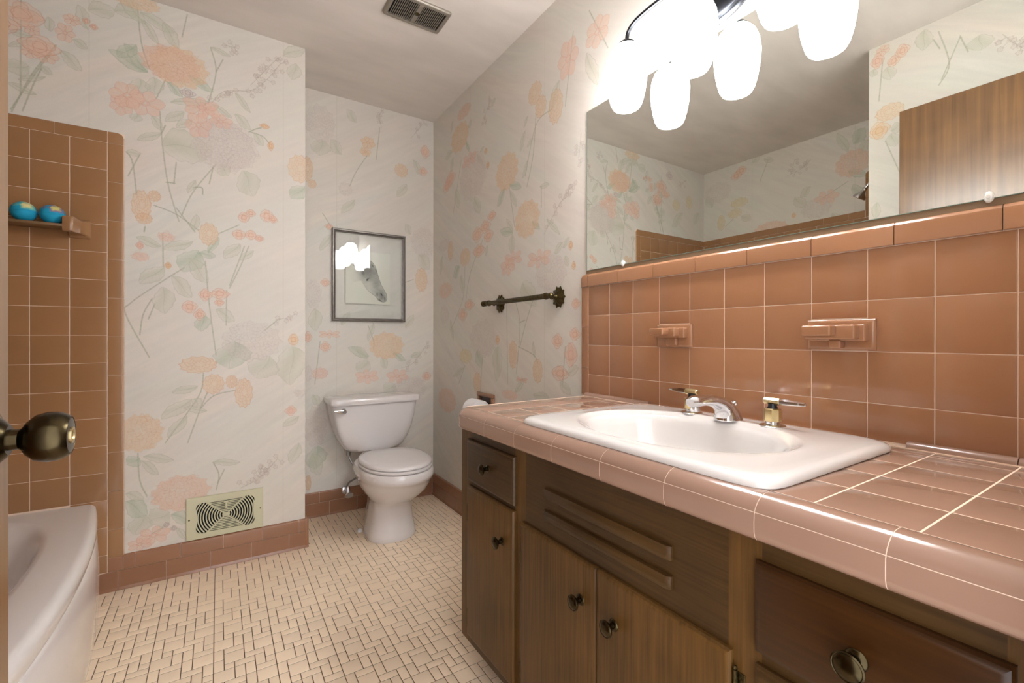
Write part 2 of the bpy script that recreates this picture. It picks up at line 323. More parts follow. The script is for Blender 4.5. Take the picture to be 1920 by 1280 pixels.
MOTIF['far'] = '''L -.596 2.209 .033 .024 r;L -.588 2.163 .024 .022 r;L -.478 2.242 .028 .023 r;L -.498 2.185 .03 .039 r;R -.438 2.253 .011 .012 r;R -.415 2.238 .012 .012 r;L -.592 2.08 .029 .026 r;L -.548 2.079 .035 .029 r;F -.475 2.169 -.433 2.146 .031 n;F -.588 2.141 -.647 2.135 .026 n;F -.588 2.125 -.65 2.08 .022 n;F -.512 2.113 -.449 2.053 .041 n;F -.595 2.027 -.657 1.996 .06 n;F -.552 1.999 -.625 1.966 .02 n;F -.576 1.925 -.654 1.948 .024 n;F -.566 2.036 -.533 2.013 .024 n;F -.537 2.175 -.545 2.229 .028 n;S -.523 2.13 -.588 1.998 -.641 1.844;S -.537 2.094 -.571 2.023 -.643 1.853;S -.562 2.03 -.585 1.959 -.613 1.855;H -.286 2.388 .076 .03 o;F -.432 2.297 -.352 2.332 .063 n;F -.352 2.323 -.281 2.355 .055 n;F -.274 2.349 -.159 2.308 .044 n;F -.269 2.325 -.211 2.24 .03 n;S -.281 2.366 -.269 2.229 -.243 2.127;S -.115 2.401 -.133 2.299;H -.141 2.166 .099 .082 o;F -.248 2.112 -.372 2.163 .048 g;F -.248 2.112 -.323 2.205 .044 g;F -.274 2.078 -.274 2.017 .066 n;F -.229 2.098 -.222 2.027 .062 n;F -.113 2.141 -.021 2.097 .036 g;F -.186 2.093 -.131 2.044 .031 g;S -.19 2.099 -.22 2.012;L -.331 1.955 .04 .045 p;L -.257 1.982 .069 .055 p;R -.113 2.065 .027 .018 m;S -.208 1.96 -.202 1.849 -.181 1.663 -.144 1.511;F -.172 2.01 -.04 2.049 .032 n;F -.236 1.935 -.199 1.884 .031 n;F -.281 1.932 -.291 1.898 .039 n;F -.199 1.817 -.021 1.85 .139 b;H .035 1.87 .118 .101 m;L -.075 1.937 .05 .06 p;L .007 1.974 .048 .033 p;L -.044 2.015 .035 .028 p;F -.126 1.982 -.19 1.924 .037 n;F -.098 1.955 -.153 1.906 .033 n;B -.03 2.042 .019 2.111 .122 2.145 .187 2.214 .243 2.306;B .122 2.17 .187 2.264 .231 2.328;F .06 2.118 .122 2.043 .024 n;F -.025 2.042 .05 2 .023 n;F .06 2.022 .122 1.965 .039 n;S .114 1.953 .144 1.975 .165 1.985;D .178 1.996 .02 .012 o;S .122 1.955 .17 1.947 .198 1.919;D .203 1.91 .013 .022 o;F .135 1.953 .174 1.903 .035 n;S -.031 2.288 -.011 2.189 -.04 2.04;S .015 2.252 -.011 2.189;F -.032 2.29 .043 2.275 .021 n;B .019 2.317 .06 2.319;F .091 1.773 .135 1.664 .097 n;F .003 1.784 .035 1.738 .057 n;S -.011 1.781 -.094 1.644 -.135 1.535;S -.021 1.77 -.036 1.69;S -.094 1.663 -.063 1.668 -.06 1.639;S -.153 1.759 -.161 1.667;F -.086 1.697 -.113 1.637 .023 n;S -.188 1.669 -.157 1.67;F -.204 1.871 -.282 1.824 .031 n;S -.204 1.867 -.19 1.908;S -.316 1.769 -.297 1.729 -.284 1.601;S -.274 1.767 -.311 1.672;F -.318 1.766 -.27 1.772 .026 n;P -.269 1.559 .031 .059 o;P -.227 1.604 .021 .022 o;P -.26 1.506 .026 .022 o;S -.229 1.566 -.153 1.539 -.075 1.481;S -.257 1.473 -.26 1.451;P -.038 1.469 .035 .047 o;F -.09 1.477 -.082 1.549 .032 n;S -.153 1.566 -.088 1.472;R -.274 1.394 .013 .015 p;H -.186 1.438 .027 .018 p;H -.272 1.348 .027 .016 p;F -.094 1.43 -.199 1.385 .04 n;F -.204 1.397 -.286 1.426 .033 n;F -.193 1.313 -.274 1.236 .059 n;F -.2 1.228 -.19 1.116 .076 n;F -.168 1.277 -.098 1.188 .054 n;F -.075 1.393 -.131 1.296 .092 g;F -.075 1.381 -.011 1.376 .032 g;F -.107 1.355 -.04 1.256 .06 n;F -.04 1.385 -.001 1.46 .028 g;S -.126 1.314 -.207 1.245 -.303 1.156 -.318 1.108 -.243 .933;S -.234 1.177 -.263 1.11 -.274 1.026;S -.225 1.155 -.246 1.092;S -.199 1.447 -.197 1.313;R -.181 1.319 .012 .014 o;R .095 1.561 .023 .024 r;R .123 1.584 .019 .017 r;R .187 1.581 .028 .03 r;R .214 1.568 .018 .017 r;R .076 1.481 .027 .022 r;R .123 1.484 .023 .022 r;R .157 1.473 .019 .014 r;F .081 1.44 .019 1.367 .048 n;S .114 1.432 .081 1.336 .04 1.237;S .097 1.43 .04 1.249;F .133 1.414 .081 1.365 .029 n;S -.001 1.476 .076 1.524;R -.05 1.202 .024 .026 r;R .003 1.209 .036 .024 r;R .001 1.171 .018 .016 r;R -.107 1.148 .028 .027 r;R -.071 1.115 .021 .025 r;F -.056 1.115 -.065 1.041 .056 g;F -.011 1.14 .06 1.089 .048 n;S -.05 1.349 -.036 1.163 -.011 .939;S .029 1.225 .027 1.07;H .129 .998 .115 .088 m;F .06 .998 .044 .874 .14 g;F .199 .928 .148 .825 .125 n;F .296 .972 .289 .788 .133 b;R .3 1.005 .023 .028 o;S .177 1.047 .232 1.098;B .221 1.098 .289 1.112;P -.075 .897 .065 .035 o;P -.02 .81 .039 .042 o;P .048 .818 .021 .028 o;P .095 .763 .034 .064 o;S -.057 .859 -.067 .778 -.116 .689 -.19 .572;S -.042 .776 -.067 .708 -.113 .563;S -.071 .701 -.02 .758 .06 .777;F -.077 .804 -.168 .78 .032 n;F -.098 .75 -.204 .673 .051 n;F -.044 .694 -.126 .713 .029 n;F -.116 .678 -.181 .594 .041 n;F -.094 .75 -.067 .715 .041 n;H -.274 .622 .075 .074 o;F -.263 .524 -.161 .496 .035 n;F -.27 .508 -.211 .441 .031 n;F -.274 .521 -.314 .497 .053 g;S -.28 .54 -.274 .429 -.251 .359;H -.135 .351 .1 .073 q;F -.318 .35 -.25 .279 .065 g;F -.318 .382 -.26 .35 .035 n;F -.26 .283 -.286 .206 .075 n;F -.175 .277 -.243 .247 .09 n;F -.171 .265 -.097 .226 .05 g;S -.186 .223 -.234 .2;R -.186 .227 .011 .011 m;R -.162 .206 .011 .011 m;L -.229 .192 .061 .038 p;L -.274 .165 .043 .026 p;F -.153 .204 -.116 .15 .023 n;S -.02 .462 -0 .407 -.01 .342;F -.024 .465 .081 .451 .029 n;S .02 .427 -.004 .372;B .081 .333 .144 .358 .188 .396 .232 .444;B .155 .381 .17 .423;R .289 .666 .025 .023 p;H .329 .747 .023 .016 m;F .324 .637 .255 .593 .036 n;F .324 .508 .289 .411 .051 n;P .328 1.828 .051 .064 o;F .352 1.747 .288 1.68 .067 g;F .254 2.348 .351 2.419 .05 n;F .311 2.329 .295 2.247 .061 n;R .289 1.099 .003 .003 p;H -.172 2.172 .1 .071 q;F -.285 2.213 -.343 2.143 .048 g;F -.256 2.308 -.342 2.406 .056 n;F -.199 2.336 -.144 2.246 .048 n;R -.618 2.212 .063 .05 r;R -.567 2.111 .056 .038 r;R -.669 2.158 .052 .034 r;H .016 1.869 .115 .115 m;L -.063 2.016 .075 .047 p;L -.314 1.997 .058 .056 r;P -.966 2.141 .042 .053 y;P -.801 2.093 .047 .044 y;F -.883 2.04 -.748 1.912 .07 n;F -.432 2.22 -.462 2.308 .041 n;S -.617 2.297 -.618 1.916;F -1.096 2.071 -1.024 1.971 .063 n;R -.714 2.315 .04 .034 m;B -.814 2.248 -.917 2.31'''
MOTIF['back'] = '''H .484 2.231 .077 .103 m;F .492 2.142 .484 2.049 .104 n;P .417 1.96 .028 .066 o;F .6 2.08 .541 2.153 .062 n;B .834 2.294 .824 2.372 .867 2.433;L .754 2.184 .045 .038 o;L .738 2.126 .035 .029 o;P .958 2.058 .041 .04 o;S .754 2.114 .685 1.998 .646 1.902;S .824 2.291 .802 2.092;F .685 2.288 .63 2.352 .05 n;F .993 1.981 .934 1.887 .047 n;R 1.117 2.209 .033 .041 r;R 1.103 2.08 .029 .028 r;F 1.038 2.141 1.092 2.05 .041 n;B 1.02 2.272 1.11 2.396;H .624 1.883 .036 .037 m;F .676 1.829 .601 1.739 .045 n;R .533 1.652 .023 .018 r;P .442 1.881 .022 .024 o;F .542 1.607 .484 1.509 .036 n;S .498 1.724 .571 1.611;H 1.11 1.625 .087 .089 m;F 1.074 1.543 1.147 1.456 .081 n;P 1.092 1.384 .039 .072 o;S .98 1.359 1.039 1.383;F 1.021 1.666 .986 1.728 .041 n;R .513 1.329 .026 .022 r;H .451 1.258 .039 .079 m;F .456 1.18 .462 1.053 .072 n;L .536 1.033 .064 .024 r;R .42 1.017 .022 .03 r;R .513 .962 .029 .03 r;F .601 1.086 .646 1.165 .037 n;F .787 1.105 .755 .992 .033 n;S .755 1.088 .787 .992 .787 .943;F .987 1.075 1.039 1.16 .041 n;H .868 .965 .103 .079 o;F .761 .902 .637 .955 .051 g;F .755 .889 .686 .96 .044 n;F .755 .879 .698 .802 .083 n;F .905 .918 .987 .87 .039 g;F .835 .894 .868 .827 .045 n;L .749 .78 .076 .045 p;L .935 .775 .074 .046 p;H 1.015 .694 .105 .074 m;F .919 .726 .852 .681 .08 n;B .959 .824 1.039 .855 1.129 .973;F 1.022 .889 1.093 .922 .034 n;R 1.129 .766 .029 .028 r;H .423 .813 .017 .042 m;H .462 .509 .056 .115 m;F .471 .402 .457 .268 .109 g;F .443 .361 .485 .233 .073 n;P .423 .198 .014 .042 o;P .485 .811 .04 .03 p;F .443 .692 .485 .628 .042 n;S .485 .993 .457 .751'''
MOTIF['right'] = '''H 2.39 2.174 .111 .08 o;F 2.49 2.125 2.589 2.116 .045 n;F 2.475 2.088 2.512 2.004 .044 n;F 2.308 2.123 2.269 2.05 .027 g;H 2.23 1.905 .151 .129 m;R 2.512 1.972 .067 .045 p;R 2.565 1.938 .062 .033 p;L 2.269 2.005 .091 .042 p;F 2.438 1.888 2.403 1.763 .069 n;F 2.205 1.781 2.145 1.68 .064 n;S 2.369 2.037 2.474 1.755;B 2.116 2.125 2.088 2.183 2.032 2.229;D 2.082 1.991 .017 .016 o;D 2.059 1.909 .017 .019 o;F 2.175 2.003 2.116 1.927 .026 n;F 2.145 2.008 2.099 2.02 .017 n;P 1.642 2.095 .049 .047 o;P 1.598 2.018 .039 .046 o;P 1.494 1.974 .046 .068 o;S 1.519 1.973 1.634 1.951 1.716 1.752;S 1.634 1.998 1.654 1.829 1.703 1.7;F 1.695 2.016 1.73 1.976 .02 n;F 1.717 1.959 1.76 1.877 .032 n;F 1.695 1.818 1.738 1.747 .024 n;F 1.654 1.9 1.704 1.882 .023 n;H 1.876 1.821 .098 .087 o;F 1.886 1.746 1.967 1.671 .047 g;F 1.852 1.754 1.747 1.707 .038 g;F 1.838 1.717 1.791 1.63 .03 n;S 1.852 1.741 1.805 1.54;H 1.703 1.553 .094 .082 o;F 1.819 1.51 1.936 1.548 .045 g;F 1.819 1.52 1.876 1.593 .03 n;F 1.819 1.505 1.837 1.419 .055 n;F 1.661 1.534 1.605 1.488 .029 g;L 1.818 1.391 .084 .038 p;L 1.866 1.359 .068 .046 p;L 1.612 1.361 .095 .042 p;H 1.528 1.289 .103 .072 m;F 1.737 1.269 1.632 1.153 .098 b;F 1.482 1.222 1.447 1.132 .039 n;D 1.397 1.383 .013 .019 o;D 1.378 1.3 .012 .016 o;F 1.447 1.403 1.5 1.367 .031 n;F 1.447 1.381 1.404 1.416 .022 n;F 1.43 1.346 1.413 1.301 .03 n;B 1.574 1.459 1.482 1.551 1.382 1.622;B 1.465 1.569 1.381 1.591;S 1.593 1.67 1.593 1.578;F 1.605 1.673 1.537 1.663 .023 n;F 1.555 1.523 1.465 1.438 .023 n;R 2.086 1.597 .056 .033 r;R 2.174 1.571 .06 .041 r;R 2.053 1.543 .05 .033 r;R 2.156 1.482 .065 .034 r;R 2.02 1.638 .043 .024 r;F 2.058 1.494 2.086 1.443 .028 n;S 2.115 1.532 2.267 1.351 2.332 1.115;F 2.628 1.523 2.668 1.412 .047 n;P 2.511 1.538 .037 .058 o;P 2.32 1.472 .06 .048 o;F 2.388 1.426 2.473 1.374 .068 g;F 2.367 1.377 2.346 1.268 .055 n;S 2.32 1.417 2.346 1.238 2.51 1.057;H 2.604 1.586 .08 .033 m;R 2.267 1.197 .058 .029 r;R 2.346 1.146 .054 .036 r;H 2.587 1.304 .095 .046 r;H 2.603 1.157 .063 .052 m;F 2.51 1.121 2.472 .993 .039 n;H 2.114 1.01 .139 .096 m;F 2.173 .952 2.131 .854 .081 g;F 1.95 .971 1.975 .796 .09 b;S 2.114 .911 2.142 .711;P 2.312 .91 .073 .039 y;P 2.172 .771 .042 .057 o;S 2.318 .858 2.4 .745;F 2.332 .842 2.472 .786 .03 n;H 2.562 .633 .124 .072 q;P 1.817 .935 .037 .065 o;P 1.619 .872 .035 .051 o;S 1.772 .974 1.651 .941 1.619 .907;D 1.96 1.005 .021 .024 o;F 1.652 1 1.643 .929 .019 n;S 1.875 1.205 1.864 .792;S 1.804 1.2 1.758 1.073 1.789 .849;S 1.652 1.189 1.715 1.072 1.758 .974;S 1.758 1.086 1.715 1.097;R 1.481 1.002 .035 .031 r;R 1.371 1.03 .032 .025 r;R 1.396 .95 .039 .05 p;R 1.463 .871 .055 .031 r;F 1.422 .874 1.348 .9 .039 n;F 1.463 .838 1.396 .791 .044 n;S 1.429 .981 1.446 .829;F 1.803 .76 1.714 .83 .035 n;L 1.744 .822 .052 .014 p;H 1.85 .742 .067 .021 p;F 1.651 .764 1.535 .765 .033 n;R 1.365 1.149 .025 .021 r;F 1.979 2.219 2.032 2.202 .032 n;H 2.335 2.3 .081 .036 q;F 2.476 2.31 2.513 2.245 .032 n;F 2.282 2.188 2.238 2.215 .036 n;L 1.415 2.132 .067 .085 p;F 1.466 2.071 1.537 1.97 .052 n;S 1.383 2.221 1.432 1.948;L 1.247 2.145 .068 .059 r;F 1.305 2.096 1.247 1.948 .053 n;S 1.291 2.249 1.192 2.056;B 1.335 1.804 1.35 1.706'''
MOTIF['left'] = '''H 2.279 2.222 .117 .08 m;P 2.089 2.095 .071 .034 y;P 2.125 2.018 .054 .034 y;P 2.245 1.966 .033 .062 y;S 2.138 1.978 2.207 1.927;F 2.071 1.984 1.993 1.938 .059 n;F 2.328 2.109 2.378 2.212 .072 n;R 2.072 2.346 .044 .034 r;R 2.116 2.316 .045 .034 r;F 1.985 2.382 1.923 2.423 .059 n;S 1.862 2.362 1.923 2.218;F 1.894 2.381 1.822 2.341 .04 n;B 1.727 2.201 1.635 2.22 1.566 2.266;B 1.69 2.229 1.672 2.3;H 1.315 2.163 .096 .085 q;F 1.339 2.245 1.401 2.392 .049 n;F 1.309 2.288 1.245 2.368 .084 g;F 1.339 2.122 1.236 2.056 .049 g;F 1.279 2.208 1.227 2.286 .055 n;L 1.465 1.978 .079 .051 p;H 1.531 1.92 .094 .067 m;F 1.565 2.078 1.635 2.021 .053 n;F 1.432 1.861 1.369 1.775 .051 n;H 1.841 1.841 .119 .048 q;F 1.671 2.031 1.6 1.937 .069 n;D 1.678 1.901 .015 .019 o;S 1.339 2.051 1.531 1.958;F 1.264 1.926 1.309 2.025 .055 g'''
MOTIF['entry'] = '''L .875 2.384 .029 .026 r;R .801 2.345 .027 .03 r;R .834 2.313 .024 .025 r;R .896 2.344 .026 .036 p;F .855 2.298 .848 2.232 .056 n;F .907 2.311 .917 2.278 .036 n;S .875 2.346 .89 2.15;S .675 2.361 .64 2.203 .674 2.126;S .606 2.299 .665 2.146;F .72 2.398 .729 2.307 .062 n;F .544 2.276 .544 2.21 .079 n;S .606 2.304 .581 2.223;S .692 2.335 .671 2.284;P .848 2.081 .053 .038 o;R .889 2.009 .042 .041 o;F .844 1.992 .804 2.001 .05 n;F .84 1.978 .828 1.911 .055 n;S .864 1.949 .804 1.767;B .48 2.241 .451 2.193 .429 2.16;F .895 1.666 .905 1.591 .036 n'''

def paper_mat(name, width, height, seed, x0, key, seams):
    p = Paper(width, height, seed, x0)
    if key: p.run(MOTIF[key])
    for x in seams: p.seam(x)
    im = p.image(name); m, nt, b = new_mat(name); N = nt.nodes; L = nt.links
    t = N.new('ShaderNodeTexImage'); t.image = im; t.extension = 'REPEAT'
    uv = N.new('ShaderNodeUVMap'); uv.uv_map = 'UVMap'; L.new(uv.outputs[0], t.inputs[0]); L.new(t.outputs[0], b.inputs['Base Color'])
    b.inputs['Roughness'].default_value = .42; b.inputs['Specular IOR Level'].default_value = .35
    tc = N.new('ShaderNodeTexCoord'); n = N.new('ShaderNodeTexNoise'); n.inputs['Scale'].default_value = 70; n.inputs['Detail'].default_value = 4
    L.new(tc.outputs['Object'], n.inputs[0]); bp = N.new('ShaderNodeBump'); bp.inputs['Strength'].default_value = .12; bp.inputs['Distance'].default_value = .002
    L.new(n.outputs[0], bp.inputs['Height']); L.new(bp.outputs[0], b.inputs['Normal'])
    m['w'] = width; m['h'] = height; m['x0'] = x0; return m
def wall(name, boxes, m, parent=None):
    bm = NB()
    for b in boxes: box(bm, *b)
    bmesh.ops.recalc_face_normals(bm, faces=bm.faces)
    uv = bm.loops.layers.uv.new('UVMap')
    for f in bm.faces:
        ax = 1 if abs(f.normal.x) > .5 else 0
        for l in f.loops: l[uv].uv = ((l.vert.co[ax]-m['x0'])/m['w'], l.vert.co.z/m['h'])
    return struct(name, bm, m, parent, smooth=False, recalc=False)
# ------------------------------------------------------------ materials
M = {}
M['tile'] = mat('glazed_tile', (168,121,88), .16, coat=.25, rnd=.07, noise=.04, nscale=5, bump=.05, bscale=9)
M['tile_top'] = mat('counter_tile', (156,124,106), .16, coat=.3, rnd=.05, noise=.05, nscale=6, bump=.015, bscale=9)
M['tile_tub'] = mat('tub_tile', (160,118,80), .20, coat=.2, rnd=.06, noise=.04, nscale=5, bump=.04, bscale=9)
M['base_tile'] = mat('base_tile', (154,110,82), .22, coat=.2, rnd=.07, noise=.05, nscale=5, bump=.04, bscale=9)
M['grout'] = mat('grout', (236,212,190), .8, noise=.05, nscale=30)
M['grout_dark'] = mat('floor_grout', (92,72,46), .9, noise=.25, nscale=6)
M['floor'] = mat('floor_tile', (250,228,200), .32, rnd=.05, noise=.04, nscale=3)
M['floor_i'] = mat('floor_tile_far', (250,228,200), .32, rnd=.05, island=True, noise=.04, nscale=3)
M['ceiling'] = mat('ceiling_paper', (222,214,206), .55, noise=.07, nscale=2.4, stretch=(1.2, 3.5, 1), bump=.15, bscale=18, detail=8)
M['porc'] = mat('white_porcelain', (222,217,215), .12, coat=.5)
M['sinkporc'] = mat('sink_porcelain', (228,224,220), .10, coat=.6)
M['tubporc'] = mat('tub_enamel', (232,227,225), .16, coat=.5)
M['chrome'] = mat('chrome', (215,215,218), .07, metal=1)
M['brass'] = mat('worn_brass', (206,188,142), .3, metal=1, noise=.12, nscale=40)
M['abrass'] = mat('antique_brass', (66,57,39), .24, metal=1, noise=.4, nscale=45)
M['dbrass'] = mat('dark_brass', (86,76,50), .34, metal=1, noise=.35, nscale=70, bump=.6, bscale=260)
M['bronze'] = mat('fixture_metal', (66,68,72), .3, metal=1)
M['wood'] = wood('dark_stained_wood', (56,37,13), (110,77,35), .42, 'z', 1, .05)
M['wood_h'] = wood('dark_stained_wood_horizontal', (44,28,10), (82,57,26), .42, 'y', 1, .05)
M['wood_r'] = wood('reddish_stained_wood', (36,18,4), (66,38,12), .30, 'y', .8)
M['doorwood'] = wood('door_veneer', (82,52,22), (134,94,50), .36, 'z', .35, .8)
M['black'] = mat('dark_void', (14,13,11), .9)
M['grille'] = mat('cream_metal', (206,203,172), .42)
M['vent'] = mat('vent_metal', (146,138,126), .4, metal=.3)
M['frame'] = mat('grey_frame_moulding', (104,98,92), .32, metal=.55, noise=.12, nscale=40, stretch=(1,1,1))
M['paper'] = mat('tissue_paper', (240,238,238), .9, bump=.2, bscale=200)
M['mir'] = mat('mirror_silver', (243,247,242), .0, metal=1)
M['miredge'] = mat('mirror_edge', (150,170,155), .2, spec=.8)
M['clip'] = mat('clear_clip', (235,235,230), .08, spec=1, coat=1)
M['shelf'] = mat('shelf_bar', (120,92,60), .35)
M['hose'] = mat('braided_hose', (150,150,150), .35, metal=.8)
def shade_mat():
    m, nt, b = new_mat('lit_opal_glass')
    b.inputs['Base Color'].default_value = (.9, .9, .9, 1); b.inputs['Roughness'].default_value = .2
    b.inputs['Emission Color'].default_value = (1, .995, 1.02, 1); b.inputs['Emission Strength'].default_value = SHADE_EMIT
    return m
M['shade'] = shade_mat()
def glass_mat():
    m = bpy.data.materials.new('picture_glass'); m.use_nodes = True; nt = m.node_tree; N = nt.nodes; L = nt.links
    for n in list(N): N.remove(n)
    o = N.new('ShaderNodeOutputMaterial'); t = N.new('ShaderNodeBsdfTransparent'); t.inputs[0].default_value = (.992, .998, .995, 1)
    g = N.new('ShaderNodeBsdfGlossy'); g.inputs['Roughness'].default_value = .01; f = N.new('ShaderNodeFresnel'); f.inputs[0].default_value = 1.42
    x = N.new('ShaderNodeMixShader'); L.new(f.outputs[0], x.inputs[0]); L.new(t.outputs[0], x.inputs[1]); L.new(g.outputs[0], x.inputs[2]); L.new(x.outputs[0], o.inputs[0])
    return m
M['glass'] = glass_mat()
# ------------------------------------------------------------ room shell
TW, CZ, YB, YJ, XJ, XL, XE, YE = 1.174, 2.4145, 2.776, 2.406, .352, -1.166, -.323, .93
FY = .055       # inner face of the front wall; the doorway is cut through it and the camera stands in it
P_far = paper_mat('wallpaper_far', 1.52, CZ, 3, XL, 'far', (-.429, .256, -1.114))
P_back = paper_mat('wallpaper_back', .83, CZ, 5, XJ, 'back', (.575,))
P_right = paper_mat('wallpaper_right', 2.73, CZ, 8, .05, 'right', (2.255, 1.57, .885))
P_left = paper_mat('wallpaper_left', 1.5, CZ, 11, .92, 'left', (1.3, 1.985))
P_entry = paper_mat('wallpaper_entry', 1.0, CZ, 14, -.06, 'entry', (.33,))
P_front = paper_mat('wallpaper_front', 1.0, CZ, 17, 0, None, ())
w_far = wall('wall_far', [(XL-.1, XJ, YJ, YB+.1, 0, CZ)], P_far)
w_back = wall('wall_back', [(XJ, TW+.1, YB, YB+.1, 0, CZ)], P_back)
w_right = wall('wall_right', [(TW, TW+.1, -.08, YB, 0, CZ)], P_right)
w_left = wall('wall_left', [(XL-.1, XL, YE, YJ, 0, CZ)], P_left)
w_entry = wall('wall_entry', [(XL-.1, XE, -.08, YE, 0, CZ)], P_entry)
w_front = wall('wall_front', [(XE, -.205, -.08, FY, 0, CZ), (.58, TW, -.08, FY, 0, CZ), (-.205, .58, -.08, FY, 2.06, CZ)], P_front)
bm = NB(); box(bm, XL-.1, TW+.1, -.08, YB+.1, -.1, -.0012); w_floor = struct('floor', bm, M['grout_dark'])
bm = NB(); box(bm, XL-.1, TW+.1, -.08, YB+.1, CZ, CZ+.1); struct('ceiling', bm, M['ceiling'])
# ------------------------------------------------------------ floor mosaic: 1x1, 1x2, 2x1 and 2x2 inch pieces
U = .02778
CELL = [(0,1,0,2),(0,1,2,4),(0,2,4,6),(1,3,0,1),(1,3,1,3),(1,2,3,4),(2,4,3,4),(2,3,4,6),(3,4,4,6),(3,4,0,2),(3,5,2,3),(4,6,0,2),(5,6,2,4),(4,5,3,5),(5,6,4,5),(4,6,5,6)]
ft = []
for ci in range(-5, 8):
    for cj in range(-7, 12):
        X0, Y0 = .153+ci*6*U, 1.760-cj*6*U
        for a, b, c, d in CELL:
            x0, x1, y1, y0 = X0+a*U, X0+b*U, Y0-c*U, Y0-d*U
            g = .0011; x0 += g; x1 -= g; y0 += g; y1 -= g
            x0 = max(x0, -.42); x1 = min(x1, TW-.004); y0 = max(y0, FY)
            ylim = YB-.004 if (x0+x1)/2 > XJ+.004 else YJ-.004
            y1 = min(y1, ylim)
            if x1-x0 < .006 or y1-y0 < .006: continue
            if (x0+x1)/2 > .715 and y1 < 1.29: continue
            ft.append((x0, x1, y0, y1))
def vis(t):
    x, y = (t[0]+t[1])/2, (t[2]+t[3])/2; z = -CAM_H
    yaw = R(32.7274); d = x*math.sin(yaw)+y*math.cos(yaw); r = x*math.cos(yaw)-y*math.sin(yaw)
    if d < .2: return 0
    u, v = 960+855.3*r/d, 632.7+855.3*CAM_H/d
    if u < 170 or u > 1000 or v > 1300: return 0
    if x > .645*y/1.29 and y < 1.29: return 0
    if x > .645 and x/y > .5: return 0
    return 1/d
ft.sort(key=lambda t: -vis(t))
for t in ft[:300]:
    tile(w_floor, t[1]-t[0], t[3]-t[2], .0012, ((t[0]+t[1])/2, (t[2]+t[3])/2, -.0012), 'Z+', M['floor'])
bm = NB()
for t in ft[300:]:
    i = .0007
    loft(bm, [[(t[0]+k, t[2]+k, z), (t[1]-k, t[2]+k, z), (t[1]-k, t[3]-k, z), (t[0]+k, t[3]-k, z)] for k, z in ((0, -.0012), (0, -.0004), (i, 0))], cap0=False)
tag(obj('mosaic_tiles', bm, M['floor_i'], w_floor, smooth=False), kind='stuff')
# ------------------------------------------------------------ tub surround
PT = .1095; TT = .0065; G = .0016
def rowtiles(par, k, m, us, zs, fixed, us_z=None, skip=None):
    for u0, u1 in us:
        for z0, z1 in zs:
            if skip and skip((u0+u1)/2, (z0+z1)/2): continue
            p = ((u0+u1)/2, fixed, (z0+z1)/2) if k[0] == 'Y' else (fixed, (u0+u1)/2, (z0+z1)/2)
            tile(par, abs(u1-u0)-G, abs(z1-z0)-G, TT, p, k, m)
XG = -.3738; ZT = 1.7913
cols = [(XG-(i+1)*PT, XG-i*PT) for i in range(7)]; cols.append((XL+.007, cols[-1][0]))
rows = [(ZT-(i+1)*PT, ZT-i*PT) for i in range(13)]
rowtiles(w_far, 'Y-', M['tile_tub'], cols, rows, YJ, skip=lambda x, z: x < -.50 and z < .34)
rowtiles(w_far, 'Y-', M['tile_tub'], cols[:1], [(rows[-1][0]-PT, rows[-1][0]), (rows[-1][0]-2*PT, rows[-1][0]-PT), (.0795, rows[-1][0]-2*PT)], YJ)
bm = NB(); box(bm, XL, -.3225, YJ-.005, YJ, .03, 1.836); obj('grout_bed', bm, M['grout'], w_far, smooth=False)
z = ZT
while z > .16:      # vertical bullnose column
    h = min(.1545, z-.128); tile(w_far, h-G, .050, TT+.001, (-.3470, YJ, z-h/2), 'Y-', M['tile_tub'], 'bull', spin=-90); z -= .1545
tile(w_far, .050, .046, TT+.001, (-.3470, YJ, ZT+.0235), 'Y-', M['tile_tub'], 'corner')
x = -.3735
for k in range(6):
    x2 = max(x-.1525, XL+.006)
    if x-x2 > .01: tile(w_far, x-x2-G, .046, TT+.001, ((x+x2)/2, YJ, ZT+.0235), 'Y-', M['tile_tub'], 'bull')
    x = x2
# left wall and the head wall of the alcove
lc = [(YJ-.007-(i+1)*PT, YJ-.007-i*PT) for i in range(13)]; lc.append((YE+.001, lc[-1][0]))
rowtiles(w_left, 'X+', M['tile_tub'], lc, rows[:13], XL, skip=lambda y, z: z < .34)
hi = [(ZT+i*PT, ZT+(i+1)*PT) for i in range(2)]; lc2 = [c for c in lc if c[1] < 1.26]
rowtiles(w_left, 'X+', M['tile_tub'], lc2, hi+[(ZT+2*PT, 2.038)], XL)
bm = NB(); box(bm, XL, XL+.005, YE, YJ, .34, 1.836); box(bm, XL, XL+.005, YE, lc2[0][1], 1.836, 2.084); obj('grout_bed', bm, M['grout'], w_left, smooth=False)
y = YJ-.007; ye = lc2[0][1]+.048
while y-ye > .01:
    y2 = max(y-.1525, ye); tile(w_left, y-y2-G, .046, TT+.001, (XL, (y+y2)/2, ZT+.0235), 'X+', M['tile_tub'], 'bull'); y = y2
for k in range(2): tile(w_left, .1235-G, .046, TT+.001, (XL, ye-.024, ZT+.0235+.062+k*.1235-.0235), 'X+', M['tile_tub'], 'bull', spin=-90)
tile(w_left, .046, .046, TT+.001, (XL, ye-.024, 2.062), 'X+', M['tile_tub'], 'corner')
y = ye-.048
while y-YE > .02:
    y2 = max(y-.1525, YE+.001); tile(w_left, y-y2-G, .046, TT+.001, (XL, (y+y2)/2, 2.062), 'X+', M['tile_tub'], 'bull'); y = y2
ec = [(XE-.05-(i+1)*PT, XE-.05-i*PT) for i in range(7)]
rowtiles(w_entry, 'Y+', M['tile_tub'], ec, hi+rows[:13], YE, skip=lambda x, z: z < .34)
bm = NB(); box(bm, XL+.007, XE-.05, YE, YE+.005, .34, ZT+2*PT); obj('grout_bed', bm, M['grout'], w_entry, smooth=False)
